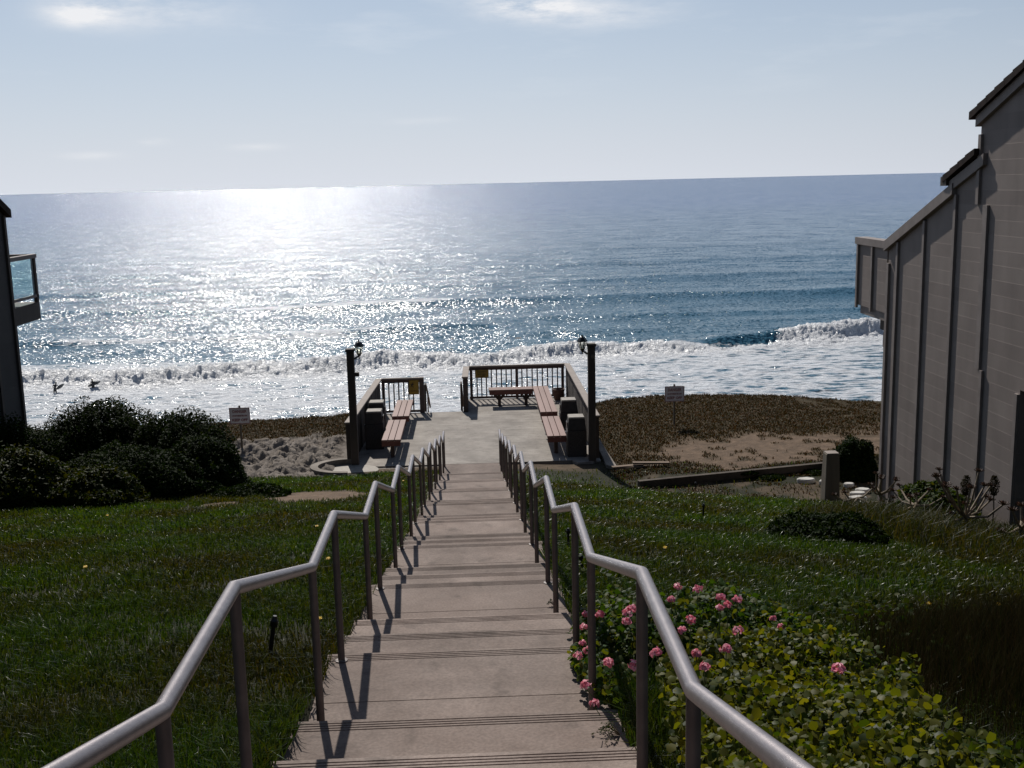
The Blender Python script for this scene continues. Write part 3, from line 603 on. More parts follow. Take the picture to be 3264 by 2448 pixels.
# ------------------------------------------------------------------ litter bins
def bin_(label, x, y):
    root = empty('litter_bin', (x, y, zdk), label, 'litter bin', 'square litter bins with sloping hoods')
    MB().box(-.25, .25, -.25, .25, 0, .70).build('body', M['bin'], root, bevel=.02)
    MB().frustum(0, 0, .705, .245, .245, 1.0, .205, .215).build('hood', M['bindoor'], root, bevel=.008)
    MB().frustum(0, 0, 1.002, .212, .222, 1.05, .20, .21).build('top', M['bintop'], root, bevel=.01)
    sx_ = -1 if x > 0 else 1; MB().box(sx_*.24-.008, sx_*.24+.008, -.13, .13, .76, .90).build('flap', M['black'], root)
    m_ = MB().tube([(-.262, -.2, .62), (-.275, -.17, .66), (-.275, -.1, .66), (-.262, -.07, .62)], .012, 8); m_.build('latch', M['steel'], root, True)
bin_('square stone litter bin nearest the right lamp post', 2.58, 28.08)
bin_('square stone litter bin beside the long right bench, farther from the stairs', 2.585, 30.38)
bin_('square stone litter bin nearest the left lamp post', -2.79, 29.6)
bin_('square stone litter bin farther along the left wall beside the short railing', -2.83, 30.85)
root = empty('flower_pot', (2.70, 35.55, zdk), 'empty dark clay pot in the far right corner of the deck', 'flower pot')
MB().lathe([(.14, 0), (.19, .30), (.20, .30), (.215, .36), (.185, .365), (.175, .30)], n=20).build('pot', M['terracotta'], root, True)
MB().lathe([(.17, .28), (.17, .29)], n=20).build('soil', M['benchleg'], root)
# ------------------------------------------------------------------ lamp posts
def lamp_post(label, x, y, sgn, extra):
    root = empty('lamp_post', (x, y, zdk-.02), label, 'lamp post', 'wooden lamp posts beside the deck entrance')
    MB().box(-.092, .092, -.092, .092, 0, 2.98).build('post', M['darkwood'], root, bevel=.012)
    MB().frustum(0, 0, 2.98, .118, .118, 3.05, .108, .108).build('post_cap', M['darkwood'], root, bevel=.006)
    lx = sgn*.225
    MB().tube([(sgn*.10, 0, 2.78), (sgn*.16, 0, 2.83), (lx, 0, 2.86), (lx, 0, 2.90)], .024, 8).build('bracket', M['black'], root, True)
    lt = MB().lathe([(.025, 2.85), (.055, 2.90), (.072, 2.925), (.06, 2.93)], lx, 0, 6).build('lantern', M['black'], root)
    fr = MB()
    for t in range(6):
        a = t*math.pi/3; fr.tube([(lx+.06*math.cos(a), .06*math.sin(a), 2.93), (lx+.108*math.cos(a), .108*math.sin(a), 3.11)], .009, 6)
    fr.build('frame', M['black'], lt)
    MB().lathe([(.056, 2.93), (.102, 3.108)], lx, 0, 6).build('glass', M['lampglass'], lt)
    MB().lathe([(.145, 3.105), (.125, 3.135), (.095, 3.17), (.062, 3.215), (.028, 3.225), (.02, 3.26), (.004, 3.28)], lx, 0, 6).build('lamp_roof', M['black'], lt)
    MB().lathe([(.004, 2.78), (.022, 2.80), (.012, 2.83), (.02, 2.85)], lx, 0, 8).build('finial', M['black'], lt, True)
    MB().lathe([(.018, 2.93), (.022, 2.98), (.018, 3.03)], lx, 0, 8).build('bulb', M['lampglass'], lt, True)
    if extra == 'box': MB().box(.101, .20, -.06, .05, 2.34, 2.44).build('fixture_box', M['darkwood'], root, bevel=.006)
    else: MB().add([(.02+.045*math.cos(t*math.pi/8), -.106, 2.73+.055*math.sin(t*math.pi/8)) for t in range(16)]+[(.02+.045*math.cos(t*math.pi/8), -.101, 2.73+.055*math.sin(t*math.pi/8)) for t in range(16)],
                 [tuple(range(16)), tuple(range(16, 32))]+[(t, (t+1) % 16, (t+1) % 16+16, t+16) for t in range(16)]).build('round_badge', M['postwood'], root)
lamp_post('tall dark wooden post left of the deck entrance, its lantern on the right side', -3.15, 27.7, 1, 'box')
lamp_post('tall dark wooden post right of the deck entrance, its lantern on the left side', 2.93, 27.45, -1, 'badge')
# ------------------------------------------------------------------ lettering
def text_mesh(name, s, size, loc, m, parent, rot=(math.pi/2, 0, 0), width=None, ext=.002):
    cu = bpy.data.curves.new(name, 'FONT'); cu.body = s; cu.size = size; cu.align_x = 'CENTER'; cu.align_y = 'CENTER'; cu.extrude = ext; cu.offset = .0015; cu.resolution_u = 2
    t = bpy.data.objects.new('tmp', cu); COL.objects.link(t); bpy.context.view_layer.update()
    me = bpy.data.meshes.new_from_object(t.evaluated_get(bpy.context.evaluated_depsgraph_get())); wd = t.dimensions.x
    bpy.data.objects.remove(t); me.name = name; me.materials.clear(); me.materials.append(m)
    o = bpy.data.objects.new(name, me); COL.objects.link(o); o.parent = parent; o.location = loc; o.rotation_euler = rot
    if width and wd: o.scale = (width/wd, 1, 1)
    return o
def danger_sign(label, x, y, zb, zt, zs, w_, bend, lean=0):
    root = empty('danger_sign', (x, y, zb), label, 'sign', 'red and white danger signs on the bluff')
    root.rotation_euler.x = 0; root.rotation_euler.y = lean
    MB().box(-.025, .025, .012, .05, -.1, zs-.05-zb+.1).build('post', M['postwood'], root)
    n = 12; v = []; h0 = zt-zb; h1 = zs-zb
    for i in range(n+1):
        u = -1+2*i/n; yy = -bend*u*u; v += [(u*w_/2, yy, h0), (u*w_/2, yy, h1), (u*w_/2, yy+.006, h0), (u*w_/2, yy+.006, h1)]
    f = []
    for i in range(n):
        a = i*4; f += [(a, a+4, a+5, a+1), (a+2, a+3, a+7, a+6), (a+1, a+5, a+7, a+3), (a, a+2, a+6, a+4)]
    f += [(0, 1, 3, 2), (n*4, n*4+2, n*4+3, n*4+1)]
    MB().add(v, f).build('panel', M['signwhite'], root)
    H_ = h1-h0; cy = (h0+h1)/2
    b = MB(); e = -bend*.9-.004
    for (z0, z1) in ((h0+.008, h0+.022), (h1-.022, h1-.008)):
        for i in range(n):
            u0 = -.96+1.92*i/n; u1 = -.96+1.92*(i+1)/n; b.bar((u0*w_/2, -bend*u0*u0-.003, (z0+z1)/2), (u1*w_/2, -bend*u1*u1-.003, (z0+z1)/2), .003, z1-z0)
    for u in (-.96, .96): b.box(u*w_/2-.007, u*w_/2+.007, -bend*u*u-.006, -bend*u*u-.001, h0+.008, h1-.008)
    b.build('border', M['signred'], root)
    for s, z_, sz, wd in (('DANGER', h1-.24*H_, .115, .68*w_), ('UNSTABLE BLUFF', h1-.50*H_, .05, .72*w_), ('KEEP OFF', h1-.76*H_, .105, .74*w_)):
        o = text_mesh('lettering', s, sz, (0, -.004, z_), M['signred'], root, width=wd)
        for vv in o.data.vertices:                       # letters follow the bend of the plate
            u = (vv.co.x*o.scale.x)/(w_/2); vv.co.z += bend*u*u
danger_sign('DANGER UNSTABLE BLUFF KEEP OFF sign with curled edges on the bluff right of the deck', 5.66, 30.8, gz(5.66, 30.8), Z(6.28), Z(5.83), .565, .035)
danger_sign('DANGER UNSTABLE BLUFF KEEP OFF sign in the ice plant left of the deck', -6.5, 29.9, gz(-6.5, 29.9), Z(6.36), Z(5.90), .56, .0)
def yellow_sign(label, x0, x1, y, d0, d1, kind):
    root = empty('warning_sign', (x0, y, Z(d1)), label, 'sign', 'yellow warning signs on the railings')
    w_ = x1-x0; h = d1-d0
    MB().box(0, w_, -.004, .004, 0, h).build('plate', M['yellow'], root, bevel=.001)
    b = MB(); t = .008
    for q in ((.008, w_-.008, .008, .008+t), (.008, w_-.008, h-.008-t, h-.008), (.008, .008+t, .008+t+.001, h-.009-t), (w_-.008-t, w_-.008, .008+t+.001, h-.009-t)): b.box(q[0], q[1], -.0065, -.0042, q[2], q[3])
    b.build('border', M['signblack'], root)
    if kind == 'text':
        text_mesh('lettering', 'WARNING', .075, (w_/2, -.005, h*.75), M['signblack'], root, width=w_*.72)
        text_mesh('lettering', 'UNSTABLE', .05, (w_/2, -.005, h*.47), M['signblack'], root, width=w_*.66)
        text_mesh('lettering', 'CLIFFS', .05, (w_/2, -.005, h*.23), M['signblack'], root, width=w_*.5)
    else:
        p = MB(); cx = w_*.30; cz = h*.62   # slipping figure
        p.bar((cx-.05, -.006, cz+.06), (cx+.045, -.006, cz-.06), .004, .020); p.bar((cx+.05, -.006, cz+.055), (cx-.05, -.006, cz-.05), .004, .018)
        p.bar((cx-.005, -.0075, cz+.02), (cx+.02, -.0075, cz+.055), .004, .03)
        p.lathe([(.001, cz+.058), (.018, cz+.07), (.018, cz+.085), (.001, cz+.095)], cx+.03, -.006, 8)
        p.build('pictogram', M['signblack'], root)
        text_mesh('lettering', 'CAUTION', .05, (w_/2, -.005, h*.24), M['signblack'], root, width=w_*.7)
yellow_sign('wide yellow warning sign with lettering on the far right railing', -.02, .43, 35.90, 6.06, 6.33, 'text')
yellow_sign('tall yellow warning sign with a slipping figure on the short left railing', -2.09, -1.78, 34.02, 6.0, 6.46, 'pict')
# ------------------------------------------------------------------ curved curb, small walls
def ring_curb():
    c = (-3.25, 27.1); root = None; b = MB(); n = 28; zt = Z(6.90); zb = Z(7.4); v = []
    for i in range(n+1):
        a = R(88)+(R(272)-R(88))*i/n
        for rr in (.95, .76):
            for zz in (zt, zb): v.append((rr*math.cos(a)*1.02, rr*math.sin(a)*.80, zz-zt))
    f = []
    for i in range(n): a = i*4; f += [(a, a+2, a+6, a+4), (a+1, a+5, a+7, a+3), (a, a+4, a+5, a+1), (a+2, a+3, a+7, a+6)]
    f += [(0, 1, 3, 2), (n*4, n*4+2, n*4+3, n*4+1)]
    o = b.add(v, f).build('curved_curb', M['curb'], None, True); o.location = (c[0], c[1], zt)
    tag(o, 'low curved concrete curb ringing the foot of the left lamp post', 'curb')
    p = MB().prism_z([(.74*math.cos(t*math.pi/12), .59*math.sin(t*math.pi/12)) for t in range(24)], -.2, -.14).build('basin_floor', M['bintop'], o)
ring_curb()
M['shadecurb'] = concrete_mat('shaded_curb', (.07, .055, .042), (.13, .105, .085))  # darker curb concrete; the shade on its face is put into the colour
def curb(label, pts, w_, zt, h, name='low_curb', m='shadecurb'):
    b = MB()
    for i in range(len(pts)-1):
        a, c = pts[i], pts[i+1]; b.bar((a[0], a[1], a[2]-h/2), (c[0], c[1], c[2]-h/2), w_, h)
    o = b.build(name, M[m]); return tag(o, label, 'curb')
pw = [(3.75, 24.75), (4.6, 24.9), (5.5, 25.1), (6.4, 25.3), (7.3, 25.5), (8.1, 25.75), (9.2, 26.1)]
curb('low concrete retaining curb crossing the ground between the deck and the right house', [(x, curb_y(x), Z(6.97)) for i, (x, y) in enumerate(pw)], .12, 0, .34)
curb('narrow concrete edging between the lawn and the sand on the left', [(-9, 26.55, Z(7.06)), (-6.5, 26.45, Z(7.07)), (-4.2, 26.5, Z(7.07))], .12, 0, .2)
root = empty('concrete_kerb', (3.25, 27.4, Z(7.35)), 'sloping concrete kerb wedge outside the right parapet wall', 'kerb')
MB().prism_z([(-.04, -.6), (.22, -.9), (.16, .7), (.13, 2.0), (.10, 3.2), (-.04, 3.2)], 0, .32).build('kerb_wedge', M['curb'], root, bevel=.01)
for i, (px, py, rz, ln) in enumerate(((2035, 1494, .05, 1.15), (2075, 1487, -.12, .9), (2000, 1503, .2, .8))):
    g = on_ground(px, py); o = MB().box(-ln/2, ln/2, -.07, .07, 0, .04).build('wood_plank', M['plank'], None, bevel=.004)
    o.location = (g.x, g.y, g.z+.03+.045*i); o.rotation_euler.z = rz
    tag(o, ['lowest weathered plank of the loose pile by the right deck corner', 'topmost short plank of the loose pile by the right deck corner', 'nearest plank of the loose pile, lying askew by the deck corner'][i], 'plank', 'loose planks by the deck corner')
# wooden bollard near the right house
g = Vector((7.45, 22.4, gz(7.45, 22.4)))
o = MB().frustum(0, 0, -.15, .17, .17, 1.14, .135, .135).build('wooden_bollard', M['postwood'], None, bevel=.015); o.location = g
tag(o, 'square wooden post with a pale sawn top standing near the right house', 'post')
MB().prism_z([(-.125, -.125), (.125, -.125), (.125, .125), (-.125, .125)], 1.142, 1.155).build('sawn_top', M['cap'], o)
# white flat stones
def stone(px, py, w_, d_, label):
    g = on_ground(px, py); r_ = random.Random(px); n = 11; b = MB()
    prof = [(r_.uniform(.85, 1.1)*w_/2*math.cos(t*2*math.pi/n), r_.uniform(.85, 1.1)*d_/2*math.sin(t*2*math.pi/n)) for t in range(n)]
    b.prism_z(prof, -.05, .075); o = b.build('flat_stone', M['stone'], None, bevel=.02); o.location = (g.x, g.y, g.z+.02); tag(o, label, 'stone', 'white flat stones near the bollard')
stone(2568, 1537, .42, .30, 'white flat stone lying alone farthest left of the wooden post')
stone(2624, 1543, .22, .2, 'small white stone touching the left side of the wooden post')
stone(2706, 1552, .26, .22, 'small broken white stone at the top of the row right of the post')
stone(2748, 1570, .34, .24, 'pale pitted stone, second from the top in the row right of the post')
stone(2734, 1581, .40, .24, 'white flat stone in the middle of the row right of the post')
stone(2732, 1596, .44, .26, 'largest white flat stone near the bottom of the row right of the post')
stone(2742, 1612, .2, .16, 'tiny white stone at the very bottom of the row right of the post')
g = on_ground(2118, 1338); o = MB().add([(-.16, -.05, 0), (-.02, -.09, .03), (.16, -.04, .01), (.12, .06, .05), (-.08, .08, .02), (-.16, -.05, -.006), (-.02, -.09, .024), (.16, -.04, .004), (.12, .06, .044), (-.08, .08, .014)],
    [(0, 1, 2, 3, 4), (9, 8, 7, 6, 5)]+[(i, i+5, (i+1) % 5+5, (i+1) % 5) for i in range(5)]).build('paper_scrap', M['paper']); o.location = g+Vector((0, 0, .05)); tag(o, 'crumpled pale paper scrap in the ice plant left of the danger sign', 'litter')
# ------------------------------------------------------------------ sprinklers
def sprinkler(px, py, h, lean, label):
    g = on_ground(px, py); root = empty('sprinkler', g, label, 'sprinkler', 'black sprinkler risers in the lawn'); root.rotation_euler = (0, lean, 0)
    MB().tube([(0, 0, -.05), (0, 0, h*.8)], .014, 10).build('riser', M['black'], root, True)
    MB().lathe([(.018, h*.76), (.024, h*.8), (.024, h*.9), (.016, h*.93), (.012, h)], n=12).build('head', M['black'], root, True)
sprinkler(858, 2108, .30, .18, 'leaning black sprinkler riser in the lawn left of the stairs')
sprinkler(1812, 1752, .24, 0, 'upright black sprinkler close to the right handrail')
sprinkler(1858, 1832, .2, -.1, 'short black sprinkler hidden behind the right handrail posts')
sprinkler(2263, 2380, .26, 0, 'black sprinkler among the round leaves under the right handrail')
sprinkler(2217, 1563, .2, 0, 'small black stake farthest up the right lawn')
sprinkler(2242, 1654, .24, 0, 'black stake in the middle of the right lawn')
# ------------------------------------------------------------------ houses
def yz(pts): return [(a, Z(b)) for a, b in pts]
def right_house():
    root = empty('beach_house', (8.5, 20, Z(7.3)), 'tall grey-brown sided house with stepped roofs on the right', 'house'); o = root.location
    P = lambda pts: [(a-o.y, Z(b)-o.z) for a, b in pts]
    body = [(22.35, 7.9), (22.35, 1.52), (19.42, .42), (19.42, .30), (18.47, -.05), (18.47, -.86), (8.0, -4.75), (8.0, 3.38), (16.66, 3.38), (16.66, 7.9)]
    MB().prism_x(P(body), 0, 6).build('wall', M['siding'], root)
    MB().prism_x(P([(16.62, 3.38), (16.62, 7.9), (8, 7.9), (8, 3.38)]), 1.1, 6).build('recessed_wall', M['siding'], root)
    tr = lambda n, pts, x0=-.045, x1=-.002: MB().prism_x(P(pts), x0, x1).build(n, M['trim'], root)
    bt = .045
    def batten(y, d0, d1, w_=.09): tr('batten', [(y-w_/2, d1), (y+w_/2, d1), (y+w_/2, d0), (y-w_/2, d0)])
    ry = lambda y: 1.52-(22.35-y)*.3754
    for y in (21.82, 20.56, 19.26): batten(y, ry(y)+.03, 7.7)
    batten(22.29, 1.8, 7.7, .11); batten(18.10, .55, 3.28, .16); batten(18.42, -.60, .545, .10); batten(17.95, 3.285, 7.7); batten(16.71, 3.45, 7.7)
    # rake trims and fascias
    tr('rake_trim', [(22.42, 1.36), (22.42, 1.56), (19.30, .39), (19.30, .19)], -.09, .12)
    tr('fascia', [(19.5, .17), (19.5, .36), (18.2, -.10), (18.2, -.29)], -.07, .1)
    tr('fascia', [(18.55, -.95), (18.55, -.73), (8, -4.66), (8, -4.88)], -.07, .1)
    MB().box(-.12, .25, 19.48-o.y, 19.72-o.y, Z(.24)-o.z, Z(.08)-o.z).build('gutter', M['darkwood'], root)
    def roof(y0, d0, slope, n, step):
        r_ = MB()
        for i in range(n):
            a = y0-i*step; b_ = a-step-.05; da = d0-i*step*slope; db = da-(step+.05)*slope
            r_.prism_x(P([(a, da+.11), (a, da-.018), (b_, db+.006), (b_, db+.11)]), -.13-.002*(i % 2), 6.1)
        r_.build('roof', M['tile'], root)
    roof(19.62, .07, .372, 4, .29); roof(18.68, -.96, .372, 36, .29)
    # balcony
    bal = MB().prism_x(P([(24.15, 1.50), (24.15, 2.84), (22.42, 2.84), (22.42, 1.50)]), 0, .12).build('balcony', M['siding'], root)
    MB().prism_x(P([(24.24, 1.36), (24.24, 1.51), (22.36, 1.51), (22.36, 1.36)]), -.05, .22).build('cap', M['trim'], bal)
    MB().prism_x(P([(24.16, 1.50), (24.16, 2.9), (24.06, 2.9), (24.06, 1.5)]), .121, 5.5).build('front_panel', M['siding'], bal)
    MB().prism_x(P([(23.98, 2.85), (23.98, 3.02), (22.42, 3.02), (22.42, 2.85)]), .03, 5.5).build('floor', M['trim'], bal)
    MB().prism_x(P([(23.35, 3.03), (23.35, 3.30), (22.36, 3.30), (22.36, 3.03)]), .25, .45).build('beam', M['darkwood'], bal)
    MB().prism_x(P([(22.9, 3.31), (22.9, 3.62), (22.36, 3.62), (22.36, 3.31)]), .15, .5).build('beam', M['trim'], bal)
    for y in (24.10, 23.22): MB().prism_x(P([(y-.045, 2.9), (y+.045, 2.9), (y+.045, 1.515), (y-.045, 1.515)]), -.045, -.002).build('batten', M['trim'], bal)
right_house()
def left_house():
    root = empty('beach_house', (-10, 20, Z(7.0)), 'sided house in shade with a glass balcony at the left edge', 'house'); o = root.location
    P = lambda pts: [(a-o.y, Z(b)-o.z) for a, b in pts]
    MB().prism_x(P([(24.3, 7.8), (24.3, .42), (21, -1.2), (2, -8), (2, 7.8)]), -7, 0).build('wall', M['shadesiding'], root)
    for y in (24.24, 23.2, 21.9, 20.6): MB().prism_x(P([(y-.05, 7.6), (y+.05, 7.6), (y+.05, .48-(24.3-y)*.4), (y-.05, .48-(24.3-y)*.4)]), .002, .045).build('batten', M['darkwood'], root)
    MB().prism_x(P([(24.42, .50), (24.42, .33), (21, -1.35), (2, -8.2), (2, -7.98), (21, -1.17)]), -7.1, .12).build('roof', M['tile'], root)
    bal = MB().prism_x(P([(25.78, 2.46), (25.78, 2.85), (24.3, 2.85), (24.3, 2.46)]), -5, 0).build('balcony', M['darkwood'], root)
    MB().prism_x(P([(25.8, 1.36), (25.8, 1.45), (24.3, 1.45), (24.3, 1.36)]), -.10, .03).build('top_rail', M['trim'], bal)
    MB().prism_x(P([(25.8, 2.28), (25.8, 2.34), (24.3, 2.34), (24.3, 2.28)]), -.06, .0).build('bottom_rail', M['trim'], bal)
    MB().prism_x(P([(25.79, 1.455), (25.79, 2.455), (25.69, 2.455), (25.69, 1.455)]), -.08, .0).build('post', M['darkwood'], bal)
    MB().prism_x(P([(25.68, 1.455), (25.68, 2.275), (24.31, 2.275), (24.31, 1.455)]), -.035, -.02).build('glass_panel', M['glass'], bal)
    MB().prism_x(P([(25.77, 1.46), (25.77, 2.27), (25.755, 2.27), (25.755, 1.46)]), -5, -.09).build('front_glass', M['glass'], bal)
    MB().prism_x(P([(25.8, 1.36), (25.8, 1.45), (25.7, 1.45), (25.7, 1.36)]), -5, -.101).build('front_rail', M['trim'], bal)
left_house()
# ------------------------------------------------------------------ grass
def blades(name, P, hgt, wid, lean, m, kinds=None, parent=None):
    """curved two-piece blades standing at P"""
    n = len(P); a = rng.uniform(0, 2*np.pi, n); dx, dy = np.cos(a), np.sin(a); la = rng.uniform(0, 2*np.pi, n)
    lx = np.cos(la)*lean*hgt; ly = np.sin(la)*lean*hgt
    w_ = wid/2; V = np.empty((n, 5, 3), dtype=np.float32)
    V[:, 0] = P+np.stack([dx*w_, dy*w_, -.02+0*w_], -1); V[:, 1] = P-np.stack([dx*w_, dy*w_, .02+0*w_], -1)
    mid = P+np.stack([lx*.3, ly*.3, hgt*.6], -1)
    V[:, 2] = mid-np.stack([dx*w_*.8, dy*w_*.8, 0*w_], -1); V[:, 3] = mid+np.stack([dx*w_*.8, dy*w_*.8, 0*w_], -1)
    V[:, 4] = P+np.stack([lx, ly, hgt*(1-.35*np.minimum(lean, 1.6)*.6)], -1)
    b = np.arange(n)*5; q = np.stack([b, b+1, b+2, b+3], -1); t = np.stack([b+3, b+2, b+4], -1)
    return np_mesh(name, V, q, t, m, parent)
def scatter(n, x0, x1, y0, y1):
    return rng.uniform(x0, x1, n), rng.uniform(y0, y1, n)
def dens_keep(X, Y): return np.ones_like(X, dtype=bool)
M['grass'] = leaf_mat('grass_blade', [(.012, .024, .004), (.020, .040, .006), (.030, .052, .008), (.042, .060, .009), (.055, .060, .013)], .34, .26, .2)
def patchy(m, scale, lo, hi, a, b):
    t = m.node_tree; n = t.nodes; l = t.links; tc = n.new('ShaderNodeTexCoord'); no = n.new('ShaderNodeTexNoise'); no.inputs['Scale'].default_value = scale; no.inputs['Detail'].default_value = 5
    l.new(tc.outputs['Object'], no.inputs[0]); r = n.new('ShaderNodeMapRange'); r.inputs[1].default_value = lo; r.inputs[2].default_value = hi; l.new(no.outputs[0], r.inputs[0])
    x = n.new('ShaderNodeMix'); x.data_type = 'RGBA'; x.inputs[6].default_value = (*a, 1); x.inputs[7].default_value = (*b, 1); l.new(r.outputs[0], x.inputs[0])
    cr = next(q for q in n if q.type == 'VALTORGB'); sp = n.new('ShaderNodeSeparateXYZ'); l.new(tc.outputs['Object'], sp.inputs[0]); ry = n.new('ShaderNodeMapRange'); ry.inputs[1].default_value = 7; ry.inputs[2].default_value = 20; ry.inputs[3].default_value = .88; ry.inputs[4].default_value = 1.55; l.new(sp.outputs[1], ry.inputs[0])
    v0 = n.new('ShaderNodeVectorMath'); v0.operation = 'SCALE'; l.new(x.outputs[2], v0.inputs[0]); l.new(ry.outputs[0], v0.inputs['Scale'])   # turf colour gets brighter towards the deck
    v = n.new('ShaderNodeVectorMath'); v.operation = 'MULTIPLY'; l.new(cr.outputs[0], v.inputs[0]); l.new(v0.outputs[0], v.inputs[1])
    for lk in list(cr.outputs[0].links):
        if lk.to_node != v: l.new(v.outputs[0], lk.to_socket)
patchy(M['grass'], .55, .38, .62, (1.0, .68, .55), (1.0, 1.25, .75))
def lawn():
    Ps, Hs, Ws, Ls = [], [], [], []
    for (y0, y1, dens, h0, wd) in ((2.2, 5.5, 5200, .085, .0055), (5.5, 9, 3000, .085, .0075), (9, 14, 1500, .085, .011), (14, 20, 800, .085, .016), (20, 26.6, 520, .085, .022)):
        for side in (-1, 1):
            if side < 0: x0, x1 = max(-.62*y1-.8, -10.2), SX0+.02
            else: x0, x1 = SX1-.02, min(.56*y1+1.0, 8.6)
            n = int(dens*(x1-x0)*(y1-y0)); X, Y = scatter(n, x0, x1, y0, y1)
            # ragged edge, tufts hanging over the stair
            dirt, sand = zone_masks(X, Y); cl = fbm(X*1.6, Y*1.6, 4, 81)
            keep = rng.uniform(0, 1, n) > np.clip(dirt*1.15, 0, 1)
            keep &= rng.uniform(0, 1, n) < np.clip(.5+1.8*(cl-.22), .45, 1)
            if side > 0:
                keep &= rng.uniform(0, 1, n) > sm(20.5, 22.8, Y+.35*(X-3))*.9       # worn scrub before the curb
                keep &= ~((X > .8) & (X < 2.6) & (Y < 7.0) & (rng.uniform(0, 1, n) < .75))
            else: keep &= (Y < 26.35) & ~((X < -2.7) & (X > -4.5) & (Y > 25.7))
            X, Y = X[keep], Y[keep]; cl = cl[keep]; D = ground_d(X, Y)
            P = np.stack([X, Y, EYE-D], -1); Ps.append(P); k = len(X)
            Hs.append(h0*rng.uniform(.45, 1.25, k)*(.55+.95*cl)); Ws.append(wd*rng.uniform(.7, 1.3, k)); Ls.append(rng.uniform(.15, 1.25, k))
    # longer tufts leaning over the edges of the steps
    for side, xe in ((-1, SX0), (1, SX1)):
        n = 5200; Y = rng.uniform(2.5, 24, n); c = fbm(Y*1.3+side*4, Y*0, 3, 88); k_ = rng.uniform(0, 1, n) < (c-.3)*2.2; Y = Y[k_]; n = len(Y)
        X = xe+side*rng.uniform(-.03, .12, n); P = np.stack([X, Y, EYE-ground_d(X, Y)-.02], -1)
        Ps.append(P); Hs.append(rng.uniform(.07, .19, n)); Ws.append(rng.uniform(.005, .008, n)*(1+Y*.05)); Ls.append(rng.uniform(.4, 1.4, n))
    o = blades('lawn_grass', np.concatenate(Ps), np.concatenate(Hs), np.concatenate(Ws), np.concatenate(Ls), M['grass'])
    tag(o, 'dark green glossy grass covering the slopes on both sides of the stairs', 'grass', kind='stuff')
lawn()
M['ice'] = leaf_mat('ice_plant_leaf', [(.030, .036, .006), (.060, .046, .009), (.085, .048, .012), (.11, .052, .014), (.055, .050, .009)], .6, .15, .15, (1.5, 1.2, .6))
def iceplant():
    Ps = []
    for (x0, x1, y0, y1, dens) in ((3.3, 17, 25.6, 35.6, 620), (-13, -3.3, 28.5, 34.2, 620), (3.3, 9.5, 22.0, 25.3, 260), (-3.3, 3.3, 34.6, 36.4, 150)):
        n = int(dens*(x1-x0)*(y1-y0)); X, Y = scatter(n, x0, x1, y0, y1); dirt, sand = zone_masks(X, Y)
        nz = fbm(X*1.1+7, Y*1.1, 4, 44)
        keep = rng.uniform(0, 1, n) > np.clip(np.maximum(dirt, sand*1.2)*1.1, 0, 1)
        if y0 < 24 and x0 > 0: keep &= rng.uniform(0, 1, n) < sm(.42, .6, nz)
        keep &= ~((X < 0) & (X > -3.4) & (Y < 34.4)); keep &= ~((np.abs(X) < 3.3) & (Y < 36.1) & (X > -.5)); keep &= ~((X > -1.7) & (X < -.4))
        keep &= (Y < curb_y(X)-.12) | (Y > curb_y(X)+.1) | (X < 3.3)
        X, Y = X[keep], Y[keep]; Ps.append(np.stack([X, Y, EYE-ground_d(X, Y)], -1))
    P = np.concatenate(Ps); n = len(P)
    o = blades('ice_plant', P, rng.uniform(.03, .085, n), rng.uniform(.018, .032, n), rng.uniform(.5, 1.6, n), M['ice']); tag(o, 'reddish green ice plant matting the bluff top on both sides of the deck', 'ground cover', kind='stuff')
iceplant()
# ------------------------------------------------------------------ leafy plants
def leaf_cloud(name, C, N_, size, m, parent=None, aspect=.6, jit=.5, fold=.15):
    """C: leaf centres, N_: facing directions, size per leaf; each leaf a folded diamond of 4 points plus a tip"""
    n = len(C); N_ = N_/np.linalg.norm(N_, axis=1, keepdims=True)+rng.normal(0, jit, (n, 3)); N_ /= np.linalg.norm(N_, axis=1, keepdims=True)
    T = rng.normal(0, 1, (n, 3)); T -= N_*(T*N_).sum(1, keepdims=True); T /= np.linalg.norm(T, axis=1, keepdims=True); B = np.cross(N_, T)
    s = size[:, None]; V = np.empty((n, 6, 3), dtype=np.float32)
    V[:, 0] = C-T*s*.5; V[:, 1] = C-T*s*.15+B*s*aspect*.5-N_*s*fold; V[:, 2] = C+T*s*.28+B*s*aspect*.42-N_*s*fold
    V[:, 3] = C+T*s*.5; V[:, 4] = C+T*s*.28-B*s*aspect*.42-N_*s*fold; V[:, 5] = C-T*s*.15-B*s*aspect*.5-N_*s*fold
    b = np.arange(n)*6; q = np.concatenate([np.stack([b, b+1, b+2, b+3], -1), np.stack([b, b+3, b+4, b+5], -1)])
    return np_mesh(name, V, q, None, m, parent)
def lump_points(n, c, r, seed, shell=.5, squash=1):
    """points through a lumpy half-ball crown"""
    d = rng.normal(0, 1, (n, 3)); d[:, 2] = np.abs(d[:, 2])*.9-.12; d /= np.linalg.norm(d, axis=1, keepdims=True)
    a = np.arctan2(d[:, 1], d[:, 0]); lump = .68+.55*fbm(a*1.6+seed, d[:, 2]*2.6+seed, 4, seed, .6)
    rad = lump*(1-shell*rng.uniform(0, 1, n)**1.6)
    P = d*rad[:, None]*np.array(r)+np.array(c); return P, d
